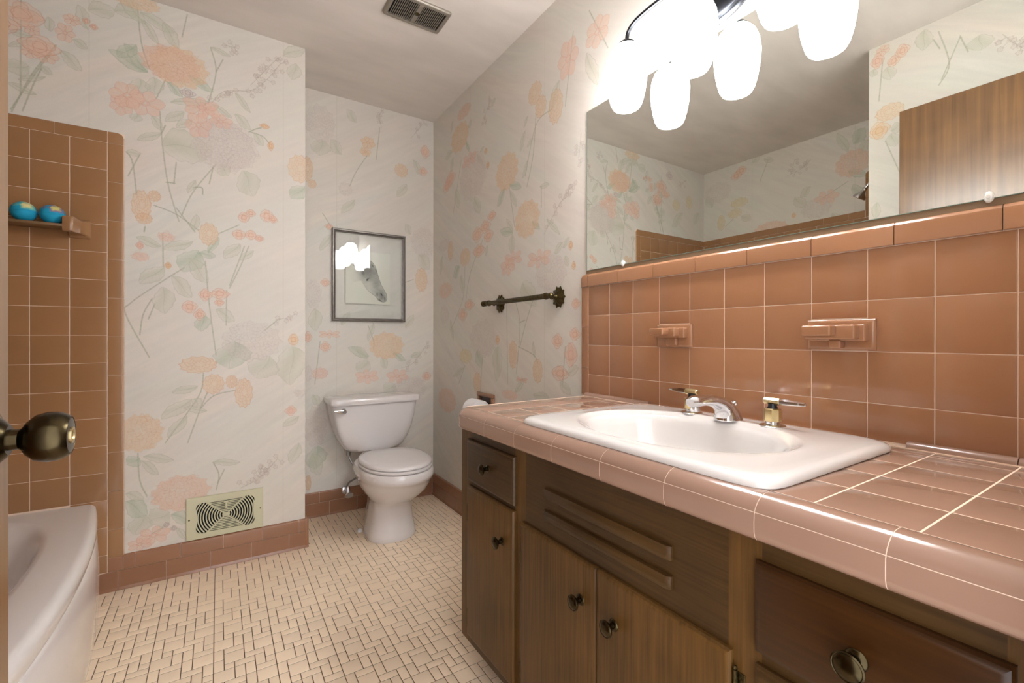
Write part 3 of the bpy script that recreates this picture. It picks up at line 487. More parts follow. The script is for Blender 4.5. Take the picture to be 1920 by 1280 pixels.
# ------------------------------------------------------------ tiled baseboards
def baseboard(name, k, u_lo, u_hi, wallpos, s_bot, s_top, lo_gap=None):
    bm = NB(); d = .010
    if k == 'Y-': box(bm, u_lo, u_hi, wallpos-.0055, wallpos, -.001, .136)
    else: box(bm, wallpos-.0055, wallpos, u_lo, u_hi, -.001, .136)
    b = struct(name, bm, M['grout'], smooth=False)
    for seams, z0, z1, kind, t in ((s_bot, .0, .0785, 'cove', .0085), (s_top, .0795, .1395, 'bull', .0095)):
        s = [u_lo]+sorted(q for q in seams if u_lo+.01 < q < u_hi-.01)+[u_hi]
        for a, c in zip(s, s[1:]):
            if kind == 'bull' and lo_gap and (a+c)/2 < lo_gap: continue
            p = ((a+c)/2, wallpos, (z0+z1)/2) if k == 'Y-' else (wallpos, (a+c)/2, (z0+z1)/2)
            tile(b, c-a-G, z1-z0-.001, t, p, k, M['base_tile'], kind)
    return b
b1 = baseboard('baseboard_far', 'Y-', -.45, XJ+.0165, YJ, (-.341, -.186, -.03, .126, .281), (-.372, -.325, -.288, -.136, .018, .171, .325), -.374)
baseboard('baseboard_back', 'Y-', XJ+.012, TW-.0095, YB, (.534, .691, .848, 1.005), (.481, .637, .79, .945, 1.1))
baseboard('baseboard_right', 'X-', 1.31, YB-.011, TW, (2.716, 2.56, 2.403, 2.248, 2.09, 1.94, 1.78, 1.62, 1.47), (2.64, 2.48, 2.33, 2.17, 2.02, 1.86, 1.7, 1.55, 1.4))
bm = NB(); box(bm, XJ, XJ+.012, YJ-.01, YB, 0, .139, .002); struct('trim_1', bm, M['base_tile'])
# ------------------------------------------------------------ backsplash
ZS = 1.0995; YS = 1.1769
zs = [(ZS, ZS+PT), (ZS-PT, ZS), (ZS-2*PT, ZS-PT), (.8035, ZS-2*PT)]
ys = [(YS, YS+PT)]+[(YS-(i+1)*PT, YS-i*PT) for i in range(10)]+[(FY+.001, YS-10*PT)]
def bs_tile(y0, y1, z0, z1): tile(w_right, y1-y0-G, z1-z0-G, TT, (TW, (y0+y1)/2, (z0+z1)/2), 'X-', M['tile'])
for i, (y0, y1) in enumerate(ys):
    for j, (z0, z1) in enumerate(zs):
        if j == 1 and i == 3: bs_tile(y0, y1, 1.061, z1)
        elif j == 1 and i == 7: bs_tile(y0, y1, 1.062, z1)
        else: bs_tile(y0, y1, z0, z1)
bm = NB(); box(bm, TW-.0052, TW, FY, 1.3255, .80, 1.2545); obj('grout_bed', bm, M['grout'], w_right, smooth=False)
ZCAP = ZS+PT
z = 1.212
for a, c in ((1.0585, ZCAP), (.9055, 1.0585), (.8035, .9055)):
    tile(w_right, c-a-G, .0395, TT+.002, (TW, 1.2865+.0205, (a+c)/2), 'X-', M['tile'], 'bull', spin=90)
# cap row: rounded nosing, thicker than the field
capm = lambda w: tile_mesh(w, .0475, .013, M['tile'], 'bull')
sy = [1.285, 1.1315, .979, .826, .672, .518, .363, .209, FY+.001]
for a, c in zip(sy, sy[1:]): tile(w_right, a-c-G, .0475, .013, (TW, (a+c)/2, ZCAP+.0245), 'X-', M['tile'], 'bull')
tile(w_right, .0475, .0405, .012, (TW, 1.2865+.0205, ZCAP+.0245), 'X-', M['tile'], 'corner', spin=90)
# ------------------------------------------------------------ vanity cabinet
FX = .645; V0 = FY+.003; V1 = 1.295
van = thing('vanity_cabinet', 'dark brown stained wooden vanity cabinet under the tiled countertop', 'cabinet', (.90, .675, 0))
def frame_piece(y0, y1, z0, z1, nm, m=None): obj(nm, box(NB(), FX, FX+.02, y0, y1, z0, z1), m or M['wood'], van)
for y0, y1 in ((1.232, V1), (.938, .986), (.350, .400), (V0, .112)): frame_piece(y0, y1, .088, .738, 'stile')
for y0, y1, z0, z1 in ((.986, 1.232, .702, .7365), (.986, 1.232, .558, .592), (.986, 1.232, .088, .125), (.400, .938, .545, .7365), (.400, .938, .088, .125), (.112, .350, .698, .7365), (.112, .350, .540, .585), (.112, .350, .325, .357), (.112, .350, .088, .125)):
    frame_piece(y0, y1, z0, z1, 'rail' if z1-z0 < .1 else 'false_front', M['wood_h'])
bm = NB(); box(bm, FX+.02, TW-.006, V1-.016, V1, .088, .7365); box(bm, FX+.075, TW-.006, V1-.016, V1, 0, .088)
obj('side_panel', bm, M['wood'], van)
obj('side_panel', box(NB(), FX+.02, TW-.006, V0, V0+.016, 0, .7365), M['wood'], van)
obj('bottom_panel', box(NB(), FX+.02, TW-.006, V0+.016, V1-.016, .088, .104), M['wood'], van)
obj('toe_kick', box(NB(), FX+.075, FX+.09, V0+.016, V1-.016, 0, .088), M['wood_h'], van)
def rib(z0, z1):
    bm = NB(); zc = (z0+z1)/2; h = (z1-z0)/2; rs = []
    for y, k, xo in ((.500, .0, .0), (.500, 1, .006), (.508, 1, .013), (.848, 1, .013), (.857, 1, .006), (.857, 0, 0)):
        pr = [(FX, zc-h), (FX-xo*.7, zc-h*.95), (FX-xo, zc-h*.45), (FX-xo, zc+h*.45), (FX-xo*.7, zc+h*.95), (FX, zc+h)]
        rs.append([(a, y, b) for a, b in pr])
    loft(bm, rs[1:5]); obj('moulding', bm, M['wood_h'], van)
rib(.643, .668); rib(.594, .617)
def knob(par, y, z, x, m=M['abrass'], sc=1.0):
    pr = [(.0105, 0), (.0115, .0012), (.0105, .0028), (.0062, .005), (.0052, .011), (.0066, .0155), (.0135, .0185), (.0158, .021), (.0160, .0228), (.0146, .0242), (.0138, .0238), (.0128, .0248), (.008, .0268), (.003, .0276)]
    bm = NB(); revolve(bm, [(a*sc, b*sc) for a, b in pr], (x, y, z), '-x', 28); return obj('knob', bm, m, par)
def front(nm, y0, y1, z0, z1, m, lab=None):
    bm = NB(); d = [(0, FX), (0, FX-.006), (.0025, FX-.0105), (.0075, FX-.0125), (.010, FX-.013)]
    loft(bm, [[(x, y0+i, z0+i), (x, y1-i, z0+i), (x, y1-i, z1-i), (x, y0+i, z1-i)] for i, x in d])
    o = obj(nm, bm, m, van, sharp=25)
    if lab: o['label'] = lab
    return o
KX = FX-.013
d1 = front('drawer', .979, 1.239, .586, .712, M['wood_h'], 'small left drawer with a worn brass knob'); knob(d1, 1.108, .652, KX)
dr1 = front('door', .982, 1.239, .118, .572, M['wood'], 'narrow left door under the small drawer'); knob(dr1, 1.031, .479, KX)
dr2 = front('door', .677, .948, .118, .557, M['wood'], 'left door of the pair under the sink'); knob(dr2, .718, .476, KX)
dr3 = front('door', .392, .675, .118, .557, M['wood'], 'right door of the pair under the sink'); knob(dr3, .624, .473, KX)
d2 = front('drawer', .105, .356, .578, .706, M['wood_r'], 'reddish brown drawer with a scuffed top edge, near the right end'); knob(d2, .232, .641, KX, sc=1.1)
d3 = front('drawer', .105, .356, .350, .560, M['wood_h']); knob(d3, .232, .452, KX)
d4 = front('drawer', .105, .356, .118, .332, M['wood_h']); knob(d4, .232, .225, KX)
def hinge(par, y, z, s):
    bm = NB(); tube(bm, [(FX-.006, y, z-.024), (FX-.006, y, z+.024)], .0032, 8); revolve(bm, [(.0015, -.03), (.0036, -.027), (.0022, -.024)], (FX-.006, y, z), 'z', 8)
    revolve(bm, [(.0022, .024), (.0036, .027), (.0015, .03)], (FX-.006, y, z), 'z', 8)
    box(bm, FX-.002, FX, min(y, y+s*.012), max(y, y+s*.012), z-.02, z+.02, .0006, 1); obj('hinge', bm, M['dbrass'], par)
hinge(dr1, 1.244, .485, 1); hinge(dr1, 1.244, .165, 1); hinge(dr2, .953, .474, 1); hinge(dr2, .953, .175, 1); hinge(dr3, .386, .508, -1); hinge(dr3, .386, .175, -1)
# ------------------------------------------------------------ tiled countertop
CT = .800
ctr = thing('tiled_countertop', 'pinkish brown glazed tile countertop with a rounded front edge', 'countertop', (.89, .68, .7365))
ECX, ECY, EA, EB = .862, .662, .19, .250
bm = NB(); f0, f1 = .661, TW-.007
for a in ((f0, f1, FY+.002, .395), (f0, f1, .925, 1.297), (f0, .668, .395, .925), (1.06, f1, .395, .925)): box(bm, a[0], a[1], a[2], a[3], .741, CT-.0005)
obj('mortar_bed', bm, M['grout'], ctr, smooth=False)
xs = [(.6685+i*PT, .6685+(i+1)*PT) for i in range(4)]+[(.6685+4*PT, 1.150)]
yl = [(FY+.002, .1845)]+[(.1845+i*PT, .1845+(i+1)*PT) for i in range(9)]
for x0, x1 in xs:
    for y0, y1 in yl:
        cx, cy = min(max(ECX, x0), x1), min(max(ECY, y0), y1)
        if ((cx-ECX)/EA)**2+((cy-ECY)/EB)**2 < 1: continue
        tile(ctr, x1-x0-.0015, y1-y0-.0015, .006, ((x0+x1)/2, (y0+y1)/2, CT-.006), 'Z+', M['tile_top'])
    # end row, rounded down over the left end
    y0, y1 = yl[-1][1], 1.303
    bm = NB(); pr = [(y0+.001, CT-.0061), (y0+.001, CT-.001), (y0+.003, CT)]
    for k in range(7):
        a = R(90-k*15); pr.append((y1-.018+.018*math.cos(a), CT-.018+.018*math.sin(a)))
    pr += [(y1, CT-.021), (y1-.007, CT-.021), (y1-.007, CT-.0061)]
    loft(bm, [[(xx, p, q) for p, q in pr] for xx in (x0+.001, x1-.001)]); obj('tile', bm, M['tile_top'], ctr, sharp=40)
bm = NB(); box(bm, 1.150, TW-.0068, FY+.002, 1.297, CT-.006, CT+.001); obj('grout_bed', bm, M['grout'], ctr, smooth=False)
for ya, yb in ((1.2945, 1.142), (1.142, .992), (.341, .1885), (.1885, FY+.002)):      # quarter-round along the splash
    bm = NB(); pr = [(1.1505, CT-.0005), (1.1515, CT+.002)]+[(1.164-.0125*math.cos(R(t)), CT+.002+.0105*math.sin(R(t))) for t in (20, 45, 70)]+[(1.1668, CT+.0125), (1.1668, CT-.0005)]
    loft(bm, [[(a, yy, b) for a, b in pr] for yy in (ya-.0008, yb+.0008)]); obj('tile', bm, M['tile_top'], ctr, sharp=50)
# front edge nosing
nose = [(.6675, CT-.0061), (.6675, CT-.0006), (.6655, CT+.0006), (.658, CT+.0012), (.648, CT+.0008), (.641, CT-.0010), (.6345, CT-.0042), (.629, CT-.0088), (.6248, CT-.0140), (.6222, CT-.0185), (.6216, CT-.0205), (.6310, CT-.0205), (.6310, CT-.0120), (.6400, CT-.0061)]
apron = [(.6276, .7785), (.6215, .7785), (.6205, .776), (.6200, .765), (.6202, .752), (.6225, .744), (.6275, .739), (.634, .737), (.636, .740), (.6276, .7405)]
se = [1.2615, 1.11, .957, .805, .652, .500, .348, .2005, FY+.002]
for a, c in zip(se, se[1:]):
    for pr in (nose, apron):
        bm = NB(); loft(bm, [[(p, yy, q) for p, q in pr] for yy in (a-.0006, c+.0006)]); obj('edge_tile', bm, M['tile_top'], ctr, sharp=50)
outl = nose[1:11]+apron[2:9]; bedp = []
for i, p in enumerate(outl):          # same outline, drawn in by the grout's recess
    q0, q1 = outl[max(i-1, 0)], outl[min(i+1, len(outl)-1)]; dx, dz = q1[0]-q0[0], q1[1]-q0[1]; L_ = math.hypot(dx, dz)
    bedp.append((p[0]-dz/L_*.0004, p[1]+dx/L_*.0004))
bedp = [(.6675, CT-.012)]+bedp+[(.640, .7405)]
bm = NB(); loft(bm, [[(p, yy, q) for p, q in bedp] for yy in (1.2625, FY+.003)]); obj('edge_bed', bm, M['grout'], ctr)
def swept(pr, nm):       # corner piece: the same section turned round the end of the counter
    cx, cy = .6675, 1.263; bm = NB(); rs = []
    for k in range(7):
        a = R(180-k*15); rs.append([(cx+(.6675-p)*math.cos(a)*(1), cy+(.6675-p)*.85*math.sin(a), q) for p, q in pr])
    loft(bm, rs); bmesh.ops.remove_doubles(bm, verts=bm.verts, dist=1e-5); obj(nm, bm, M['tile_top'], ctr, sharp=50)
swept(nose, 'corner_tile'); swept(apron, 'corner_tile')
for x0, x1 in xs:       # lower end pieces
    bm = NB(); box(bm, x0+.001, x1-.001, 1.2975, 1.303, .739, .7785, .0015, 2); obj('edge_tile', bm, M['tile_top'], ctr)
# ------------------------------------------------------------ sink
sink = thing('drop_in_sink', 'glossy off-white rectangular drop-in sink with an oval basin, set in the countertop', 'sink', (.889, .665, CT))
bm = NB(); N = 72; SX, SY, SA, SB = .889, .665, .241, .323; Z0 = CT+.0008
def sring(n, a, b, z, cx=SX, cy=SY): return sq(n, cx, cy, a, b, z, N)
BX, BY = .862, .662
rings = [sring(14, SA-.012, SB-.012, Z0), sring(14, SA-.001, SB-.001, Z0+.0005), sring(13, SA, SB, Z0+.005), sring(12, SA-.0025, SB-.0025, Z0+.0105), sring(11, SA-.009, SB-.009, Z0+.0150), sring(10, SA-.018, SB-.018, Z0+.0165)]
for k, t in enumerate((.33, .66, .9, 1.0)):
    a = sring(8-5.9*t, (SA-.02)*(1-t)+.190*t, (SB-.02)*(1-t)+.252*t, Z0+.0165+.0009*k)
    rings.append([(p[0]+(BX-SX)*t, p[1]+(BY-SY)*t, p[2]) for p in a])
for a, b, z in ((.187, .249, .0188), (.183, .245, .0168), (.178, .239, .0138), (.171, .231, .0115), (.166, .225, .008), (.161, .219, .000), (.156, .212, -.015), (.148, .20, -.045), (.134, .182, -.080), (.112, .152, -.108), (.08, .108, -.125), (.045, .055, -.132), (.024, .024, -.134), (.022, .022, -.139)):
    rings.append(sq(2.05, BX, BY, a, b, Z0+z, N))
loft(bm, rings, cap0=False, cap1=False)
# underside shell gives the china its thickness
und = [sq(2.05, BX, BY, a, b, Z0+z, N) for a, b, z in ((.022, .022, -.150), (.05, .062, -.145), (.092, .122, -.136), (.126, .168, -.118), (.146, .197, -.088), (.161, .217, -.048), (.170, .229, -.016), (.176, .236, -.001))]
V = loft(bm, und, cap0=False, cap1=False)
bmesh.ops.remove_doubles(bm, verts=bm.verts, dist=1e-6)
obj('basin', bm, M['sinkporc'], sink, sharp=60)
bm = NB(); revolve(bm, [(.021, -.004), (.0235, 0), (.022, .003), (.016, .0015), (.014, -.002)], (BX, BY, Z0-.1345), 'z', 24); obj('drain', bm, M['chrome'], sink)
# ------------------------------------------------------------ faucet
DZ = Z0+.0185
fau = thing('faucet', 'widespread chrome sink faucet with brass-sleeved lever handles', 'faucet', (1.055, .655, DZ))
def handle(y, s):
    x = 1.055; h = obj('handle', revolve(NB(), [(.027, -.001), (.0275, .0015), (.025, .0035), (.0185, .005), (.0145, .006), (.0140, .013)], (x, y, DZ), 'z', 28), M['chrome'], fau)
    bm = NB(); pr = [(.0150, .011), (.0182, .0125), (.0190, .018), (.0190, .034), (.0180, .0385), (.0135, .0405)]
    rs = []
    for r, z in pr:      # eight-sided sleeve
        rs.append([(x+r*math.cos(R(22.5+45*k)), y+r*math.sin(R(22.5+45*k)), DZ+z) for k in range(8)])
    loft(bm, rs); obj('sleeve', bm, M['brass'], h, sharp=20)
    bm = NB(); revolve(bm, [(.0125, .039), (.010, .043), (.0088, .046), (.0088, .051)], (x, y, DZ), 'z', 20); obj('neck', bm, M['bronze'], h)
    bm = NB(); rs = []
    for t, w, hh in ((-.019, .0068, .0055), (-.0165, .0085, .0078), (.014, .0092, .0082), (.0165, .0088, .0078)):
        rs.append([(x+w*math.cos(R(22.5+45*k))*1.05, y+s*t, DZ+.0565+hh*math.sin(R(22.5+45*k))) for k in range(8)])
    loft(bm, rs); obj('lever_block', bm, M['brass'], h, sharp=20)
    bm = NB(); rs = []
    for t, w, hh, dz in ((.0165, .0082, .0070, 0), (.035, .0076, .0062, 0), (.055, .0062, .0048, .0), (.068, .0052, .0038, 0), (.070, .0042, .003, 0)):
        rs.append([(x+w*math.cos(R(30+60*k)), y+s*t, DZ+.0565+dz+hh*math.sin(R(30+60*k))) for k in range(6)])
    loft(bm, rs); obj('lever', bm, M['chrome'], h, sharp=20)
handle(.760, 1); handle(.550, -1)
bm = NB(); Y = .655
# sections of the spout: centre x, centre z, tilt, half width, half thickness
secs = [(1.052, -.001, 90, .0265, .030), (1.051, .004, 88, .0262, .029), (1.046, .018, 76, .0225, .0235), (1.034, .032, 55, .0195, .018), (1.012, .044, 33, .0180, .0140), (.982, .0515, 14, .0168, .0118), (.950, .0545, 2, .0160, .0108), (.925, .0540, -4, .0156, .0112), (.910, .0525, -8, .0140, .0110), (.903, .0515, -10, .0095, .008)]
rs = []
for x, z, an, hw, ht in [(q[0], q[1], q[2], q[3]*1.12, q[4]*1.15) for q in secs]:
    a = R(an); tx, tz = -math.cos(a), math.sin(a); nx, nz = tz, -tx; r = []
    for k in range(28):
        q = 2*math.pi*k/28; c, s = math.cos(q), math.sin(q); c2 = abs(c)**.8*(1 if c > 0 else -1); s2 = abs(s)**.8*(1 if s > 0 else -1)
        r.append((x+nx*ht*s2, Y+hw*c2, DZ+z+nz*ht*s2))
    rs.append(r)
loft(bm, rs); obj('spout', bm, M['chrome'], fau, sharp=50)
bm = NB(); revolve(bm, [(.0095, .030), (.0105, .031), (.0105, .047)], (.922, Y, DZ), 'z', 20); obj('aerator', bm, M['chrome'], fau)
bm = NB(); revolve(bm, [(.0028, -.002), (.0028, .030), (.0065, .032), (.0078, .035), (.0072, .0415), (.004, .0435)], (1.088, Y+.006, DZ), 'z', 18); obj('lift_rod', bm, M['chrome'], fau)
# ------------------------------------------------------------ ceramic fittings on the splash
def ceramic(nm, lab, cat, yc, zt, zb, half, shelf):
    XF = TW-TT
    t = thing(nm, lab, cat, (XF, yc, (zt+zb)/2))
    bm = NB(); prs = [(0, 0), (0, .006), (.003, .0095), (.008, .011)]
    loft(bm, [[(XF-x, yc-half+i, zb+i), (XF-x, yc+half-i, zb+i), (XF-x, yc+half-i, zt-i), (XF-x, yc-half+i, zt-i)] for i, x in prs]); obj('back_plate', bm, M['tile'], t, sharp=40)
    bm = NB(); shelf(bm, XF, yc); obj('shelf', bm, M['tile'], t, sharp=40)
    return t
def toothbrush(bm, XF, yc):
    # stepped bracket: full width ledge, with a notched tray stepping out from it
    box(bm, XF-.030, XF-.009, yc-.052, yc+.050, 1.018, 1.049, .004, 3)
    box(bm, XF-.052, XF-.026, yc-.036, yc+.040, 1.021, 1.048, .004, 3)
    box(bm, XF-.080, XF-.046, yc-.016, yc+.034, 1.026, 1.047, .004, 3)
    box(bm, XF-.024, XF-.009, yc-.020, yc+.020, .996, 1.020, .004, 3)
ceramic('toothbrush_holder', 'glazed brown ceramic toothbrush holder on the splash tiles, left of the faucet', 'toothbrush holder', .8985, 1.0585, .990, .0625, toothbrush)
def soap(bm, XF, yc):
    box(bm, XF-.032, XF-.009, yc-.056, yc+.054, 1.012, 1.048, .004, 3)
    box(bm, XF-.055, XF-.028, yc-.046, yc+.052, 1.016, 1.047, .004, 3)
    box(bm, XF-.083, XF-.050, yc-.012, yc+.046, 1.023, 1.046, .004, 3)
    box(bm, XF-.034, XF-.009, yc-.012, yc+.012, .996, 1.016, .004, 3)
ceramic('soap_dish', 'glazed brown ceramic soap dish on the splash tiles, right of the faucet', 'soap dish', .4590, 1.0595, .992, .0660, soap)
# ------------------------------------------------------------ mirror
mir = thing('wall_mirror', 'large frameless rectangular wall mirror above the tiled splash', 'mirror', (TW, .68, 1.2688))
MY0, MY1, MZ0, MZ1 = FY+.002, 1.2965, 1.2700, 1.8687
bm = NB(); box(bm, 1.1682, TW-.0005, MY0, MY1, MZ0, MZ1); obj('mirror_edge', bm, M['miredge'], mir, smooth=False)
bm = NB(); vs = [bm.verts.new(p) for p in ((1.1680, MY0+.001, MZ0+.0012), (1.1680, MY1-.0025, MZ0+.0012), (1.1680, MY1-.0025, MZ1-.001), (1.1680, MY0+.001, MZ1-.001))]
bm.faces.new(vs[::-1]); obj('mirror_face', bm, M['mir'], mir, smooth=False, recalc=False)
def clipm(y, z, s):
    bm = NB(); rs = [[(1.1678-h, y+r*math.cos(R(k*30))*.75, z+s*.002+r*math.sin(R(k*30))*1.15) for k in range(12)] for r, h in ((.009, 0), (.0092, .003), (.007, .0058), (.004, .0066))]
    loft(bm, rs); revolve(bm, [(.0035, .0060), (.003, .0078)], (1.1678, y, z+s*.002), '-x', 10); obj('clip', bm, M['clip'], mir)
clipm(1.112, 1.271, 1); clipm(.227, 1.271, 1); clipm(.952, 1.867, -1); clipm(.45, 1.867, -1)
bm = NB(); box(bm, TW-.0045, TW, FY+.001, 1.300, 1.2565, 1.2695); struct('trim_2', bm, mat('mirror_ledge', (128,104,78), .5), smooth=False)
# ------------------------------------------------------------ vanity light
lt = thing('vanity_light', 'three-light vanity fixture with glowing white glass shades, dark metal, above the mirror', 'wall light', (TW, .766, 1.97))
LX = 1.065
bm = NB(); rs = [[(TW-h, .766+a*math.cos(2*math.pi*k/40), 1.972+b*math.sin(2*math.pi*k/40)) for k in range(40)] for a, b, h in ((.122, .083, 0), (.122, .083, .006), (.117, .078, .0095), (.108, .070, .010), (.104, .066, .016), (.096, .059, .0185))]
loft(bm, rs); obj('backplate', bm, M['bronze'], lt)
bm = NB(); tube(bm, [(TW-.016, .766, 1.985), (LX, .766, 1.985)], .009, 14); revolve(bm, [(.006, -.012), (.014, -.008), (.016, 0), (.014, .008), (.006, .012)], (LX, .766, 1.985), 'z', 16); obj('stem', bm, M['bronze'], lt)
for yy, sg in ((1.001, 1), (.531, -1)):
    pts = bez([(LX, .766, 1.985), (LX, .766+sg*.05, 1.9865), (LX, .766+sg*.12, 1.988), (LX, .766+sg*.185, 1.984), (LX, .766+sg*.214, 1.975), (LX, .766+sg*.230, 1.960), (LX, yy, 1.935)], 6)
    bm = NB(); tube(bm, pts, .0062, 10); obj('arm', bm, M['bronze'], lt)
bm = NB(); tube(bm, [(LX, .766, 1.985), (LX, .766, 1.93)], .0062, 10); obj('arm', bm, M['bronze'], lt)
prf = [(.040, 0), (.047, .012), (.0535, .035), (.0590, .065), (.0622, .095), (.0625, .118), (.0590, .145), (.0500, .168), (.0370, .184), (.0260, .190)]
for yy in (1.001, .766, .531):
    bm = NB(); inner = [(max(r-.003, .01), z) for r, z in prf]
    revolve(bm, inner[::-1]+[(.0385, -.001)]+prf, (LX, yy, 1.7325), 'z', 36, False, False); s = obj('lamp_shade', bm, M['shade'], lt, sharp=70)
    bm = NB(); revolve(bm, [(.033, .186), (.031, .192), (.024, .199), (.013, .206), (.008, .212)], (LX, yy, 1.7325), 'z', 24); obj('shade_holder', bm, M['bronze'], s)
# ------------------------------------------------------------ toilet
TX = .752
toi = thing('toilet', 'white two-piece toilet with closed lid in the alcove', 'toilet', (TX, 2.4, 0))
def egg(a, bf, bb, z, n=2.0, yc=2.27, cx=TX, N=44, nb=2.6):
    o = []
    for i in range(N):
        t = 2*math.pi*i/N; c, s = math.cos(t), math.sin(t); e = n if s < 0 else nb
        o.append((cx+a*abs(c)**(2/e)*(1 if c > 0 else -1), yc+(bb if s > 0 else bf)*abs(s)**(2/e)*(1 if s > 0 else -1), z))
    return o
bm = NB()
R0 = [(0, .121, .104, .33, 2.32), (.006, .124, .107, .332, 2.32), (.03, .120, .104, .33, 2.32), (.09, .106, .092, .325, 2.315), (.15, .098, .085, .315, 2.31), (.185, .098, .090, .30, 2.30), (.205, .110, .115, .30, 2.29), (.235, .134, .155, .31, 2.28), (.27, .156, .19, .32, 2.27), (.305, .170, .214, .33, 2.265), (.328, .176, .226, .335, 2.262), (.332, .179, .231, .34, 2.26), (.35, .182, .236, .345, 2.26), (.368, .181, .235, .35, 2.26), (.378, .177, .231, .35, 2.26), (.380, .165, .218, .34, 2.26)]
rs = []
for z, a, bf, bb, yc in R0: rs.append(egg(a, bf, bb, z, 2.05, yc))
# narrow the bowl towards the tank
for r in rs:
    for i, p in enumerate(r):
        if p[1] > 2.40:
            k = min(1, (p[1]-2.40)/.10); k = k*k*(3-2*k); r[i] = (TX+(p[0]-TX)*(1-.22*k), p[1], p[2])
loft(bm, rs); obj('bowl', bm, M['porc'], toi, sharp=50)
bm = NB(); rr = [(.381, .168, .224, .19), (.383, .173, .230, .195), (.391, .174, .231, .196), (.395, .170, .226, .192)]
loft(bm, [egg(a, bf, bb, z, 2.1, 2.262) for z, a, bf, bb in rr]); obj('seat', bm, M['porc'], toi, sharp=50)
bm = NB(); rr = [(.3975, .168, .224, .196), (.400, .171, .228, .20), (.408, .171, .228, .20), (.4135, .166, .222, .195), (.4165, .15, .205, .18), (.4185, .09, .13, .11)]
loft(bm, [egg(a, bf, bb, z, 2.1, 2.262) for z, a, bf, bb in rr]); obj('lid', bm, M['porc'], toi, sharp=50)
for s in (-1, 1):
    bm = NB(); tube(bm, [(TX+s*.055, 2.466, .398), (TX+s*.095, 2.466, .398)], .0105, 12); box(bm, TX+s*.075-.014, TX+s*.075+.014, 2.452, 2.485, .378, .398, .003)
    obj('seat_hinge', bm, M['porc'], toi)
bm = NB(); rs = []
for z, hw, yf, n in ((.379, .130, 2.606, 4), (.381, .146, 2.598, 5), (.40, .168, 2.590, 5), (.44, .192, 2.584, 6), (.50, .214, 2.578, 7), (.57, .230, 2.573, 8), (.646, .240, 2.570, 9)):
    yc = (yf+2.762)/2; hb = (2.762-yf)/2; r = sq(n, TX, yc, hw, hb, z, 56)
    r = [(p[0], p[1]-(.010*(1-((p[0]-TX)/hw)**2) if p[1] < yc-.03 else 0), p[2]) for p in r]; rs.append(r)
loft(bm, rs); obj('tank', bm, M['porc'], toi, sharp=50)
bm = NB(); rs = []
for z, g in ((.6465, .004), (.648, .010), (.655, .0125), (.674, .012), (.680, .008), (.683, -.002), (.684, -.02)):
    r = sq(12, TX, 2.664, .240+g, .098+g, z, 56); r = [(p[0], p[1]-(.010*(1-((p[0]-TX)/.25)**2) if p[1] < 2.64 else 0), p[2]) for p in r]
    # clipped corners
    r = [(p[0]-math.copysign(max(0, abs(p[0]-TX)/(.25)+abs(p[1]-2.664)/(.11)-1.86)*.08, p[0]-TX), p[1], p[2]) for p in r]; rs.append(r)
loft(bm, rs); obj('tank_lid', bm, M['porc'], toi, sharp=50)
bm = NB(); revolve(bm, [(.014, 0), (.015, .004), (.010, .010), (.006, .012), (.006, .020)], (.566, 2.566, .617), '-y', 20)
rs = []
for t, w, h in ((-.012, .005, .005), (-.006, .010, .011), (.008, .0095, .0125), (.028, .0075, .0095), (.045, .0055, .006), (.052, .003, .003)):
    rs.append([(.566-t, 2.542+w*.6*math.cos(2*math.pi*k/14), .617+t*.12+h*math.sin(2*math.pi*k/14)) for k in range(14)])
loft(bm, rs); obj('flush_lever', bm, M['chrome'], toi)
for s in (-1, 1):
    bm = NB(); revolve(bm, [(.014, 0), (.014, .008), (.010, .015), (.004, .018)], (TX+s*.13, 2.44, 0), 'z', 16); obj('bolt_cap', bm, M['porc'], toi)
bm = NB(); tube(bm, bez([(.615, 2.700, .165), (.62, 2.66, .20), (.655, 2.63, .235), (.640, 2.635, .29), (.618, 2.65, .34), (.615, 2.66, .385)], 8), .0055, 10)
revolve(bm, [(.012, .352), (.013, .356), (.013, .372), (.010, .379)], (.615, 2.66, 0), 'z', 8); obj('supply_hose', bm, M['hose'], toi)
val = thing('shutoff_valve', 'small chrome water shutoff valve on the baseboard behind the toilet', 'valve', (.625, 2.755, .125))
bm = NB(); tube(bm, [(.622, 2.7645, .125), (.622, 2.69, .125)], .008, 12); revolve(bm, [(.024, 0), (.022, .004), (.012, .008)], (.622, 2.765, .125), '-y', 20); revolve(bm, [(.012, -.013), (.014, -.006), (.014, .01), (.010, .016), (.008, .045)], (.622, 2.70, .122), 'z', 16); obj('body', bm, M['chrome'], val)
bm = NB(); rs = [[(.622+r*1.25*math.cos(2*math.pi*k/20), 2.687-h, .122+r*.8*math.sin(2*math.pi*k/20)) for k in range(20)] for r, h in ((.008, 0), (.008, .008), (.019, .010), (.020, .015), (.016, .019))]
loft(bm, rs); obj('valve_handle', bm, M['chrome'], val)
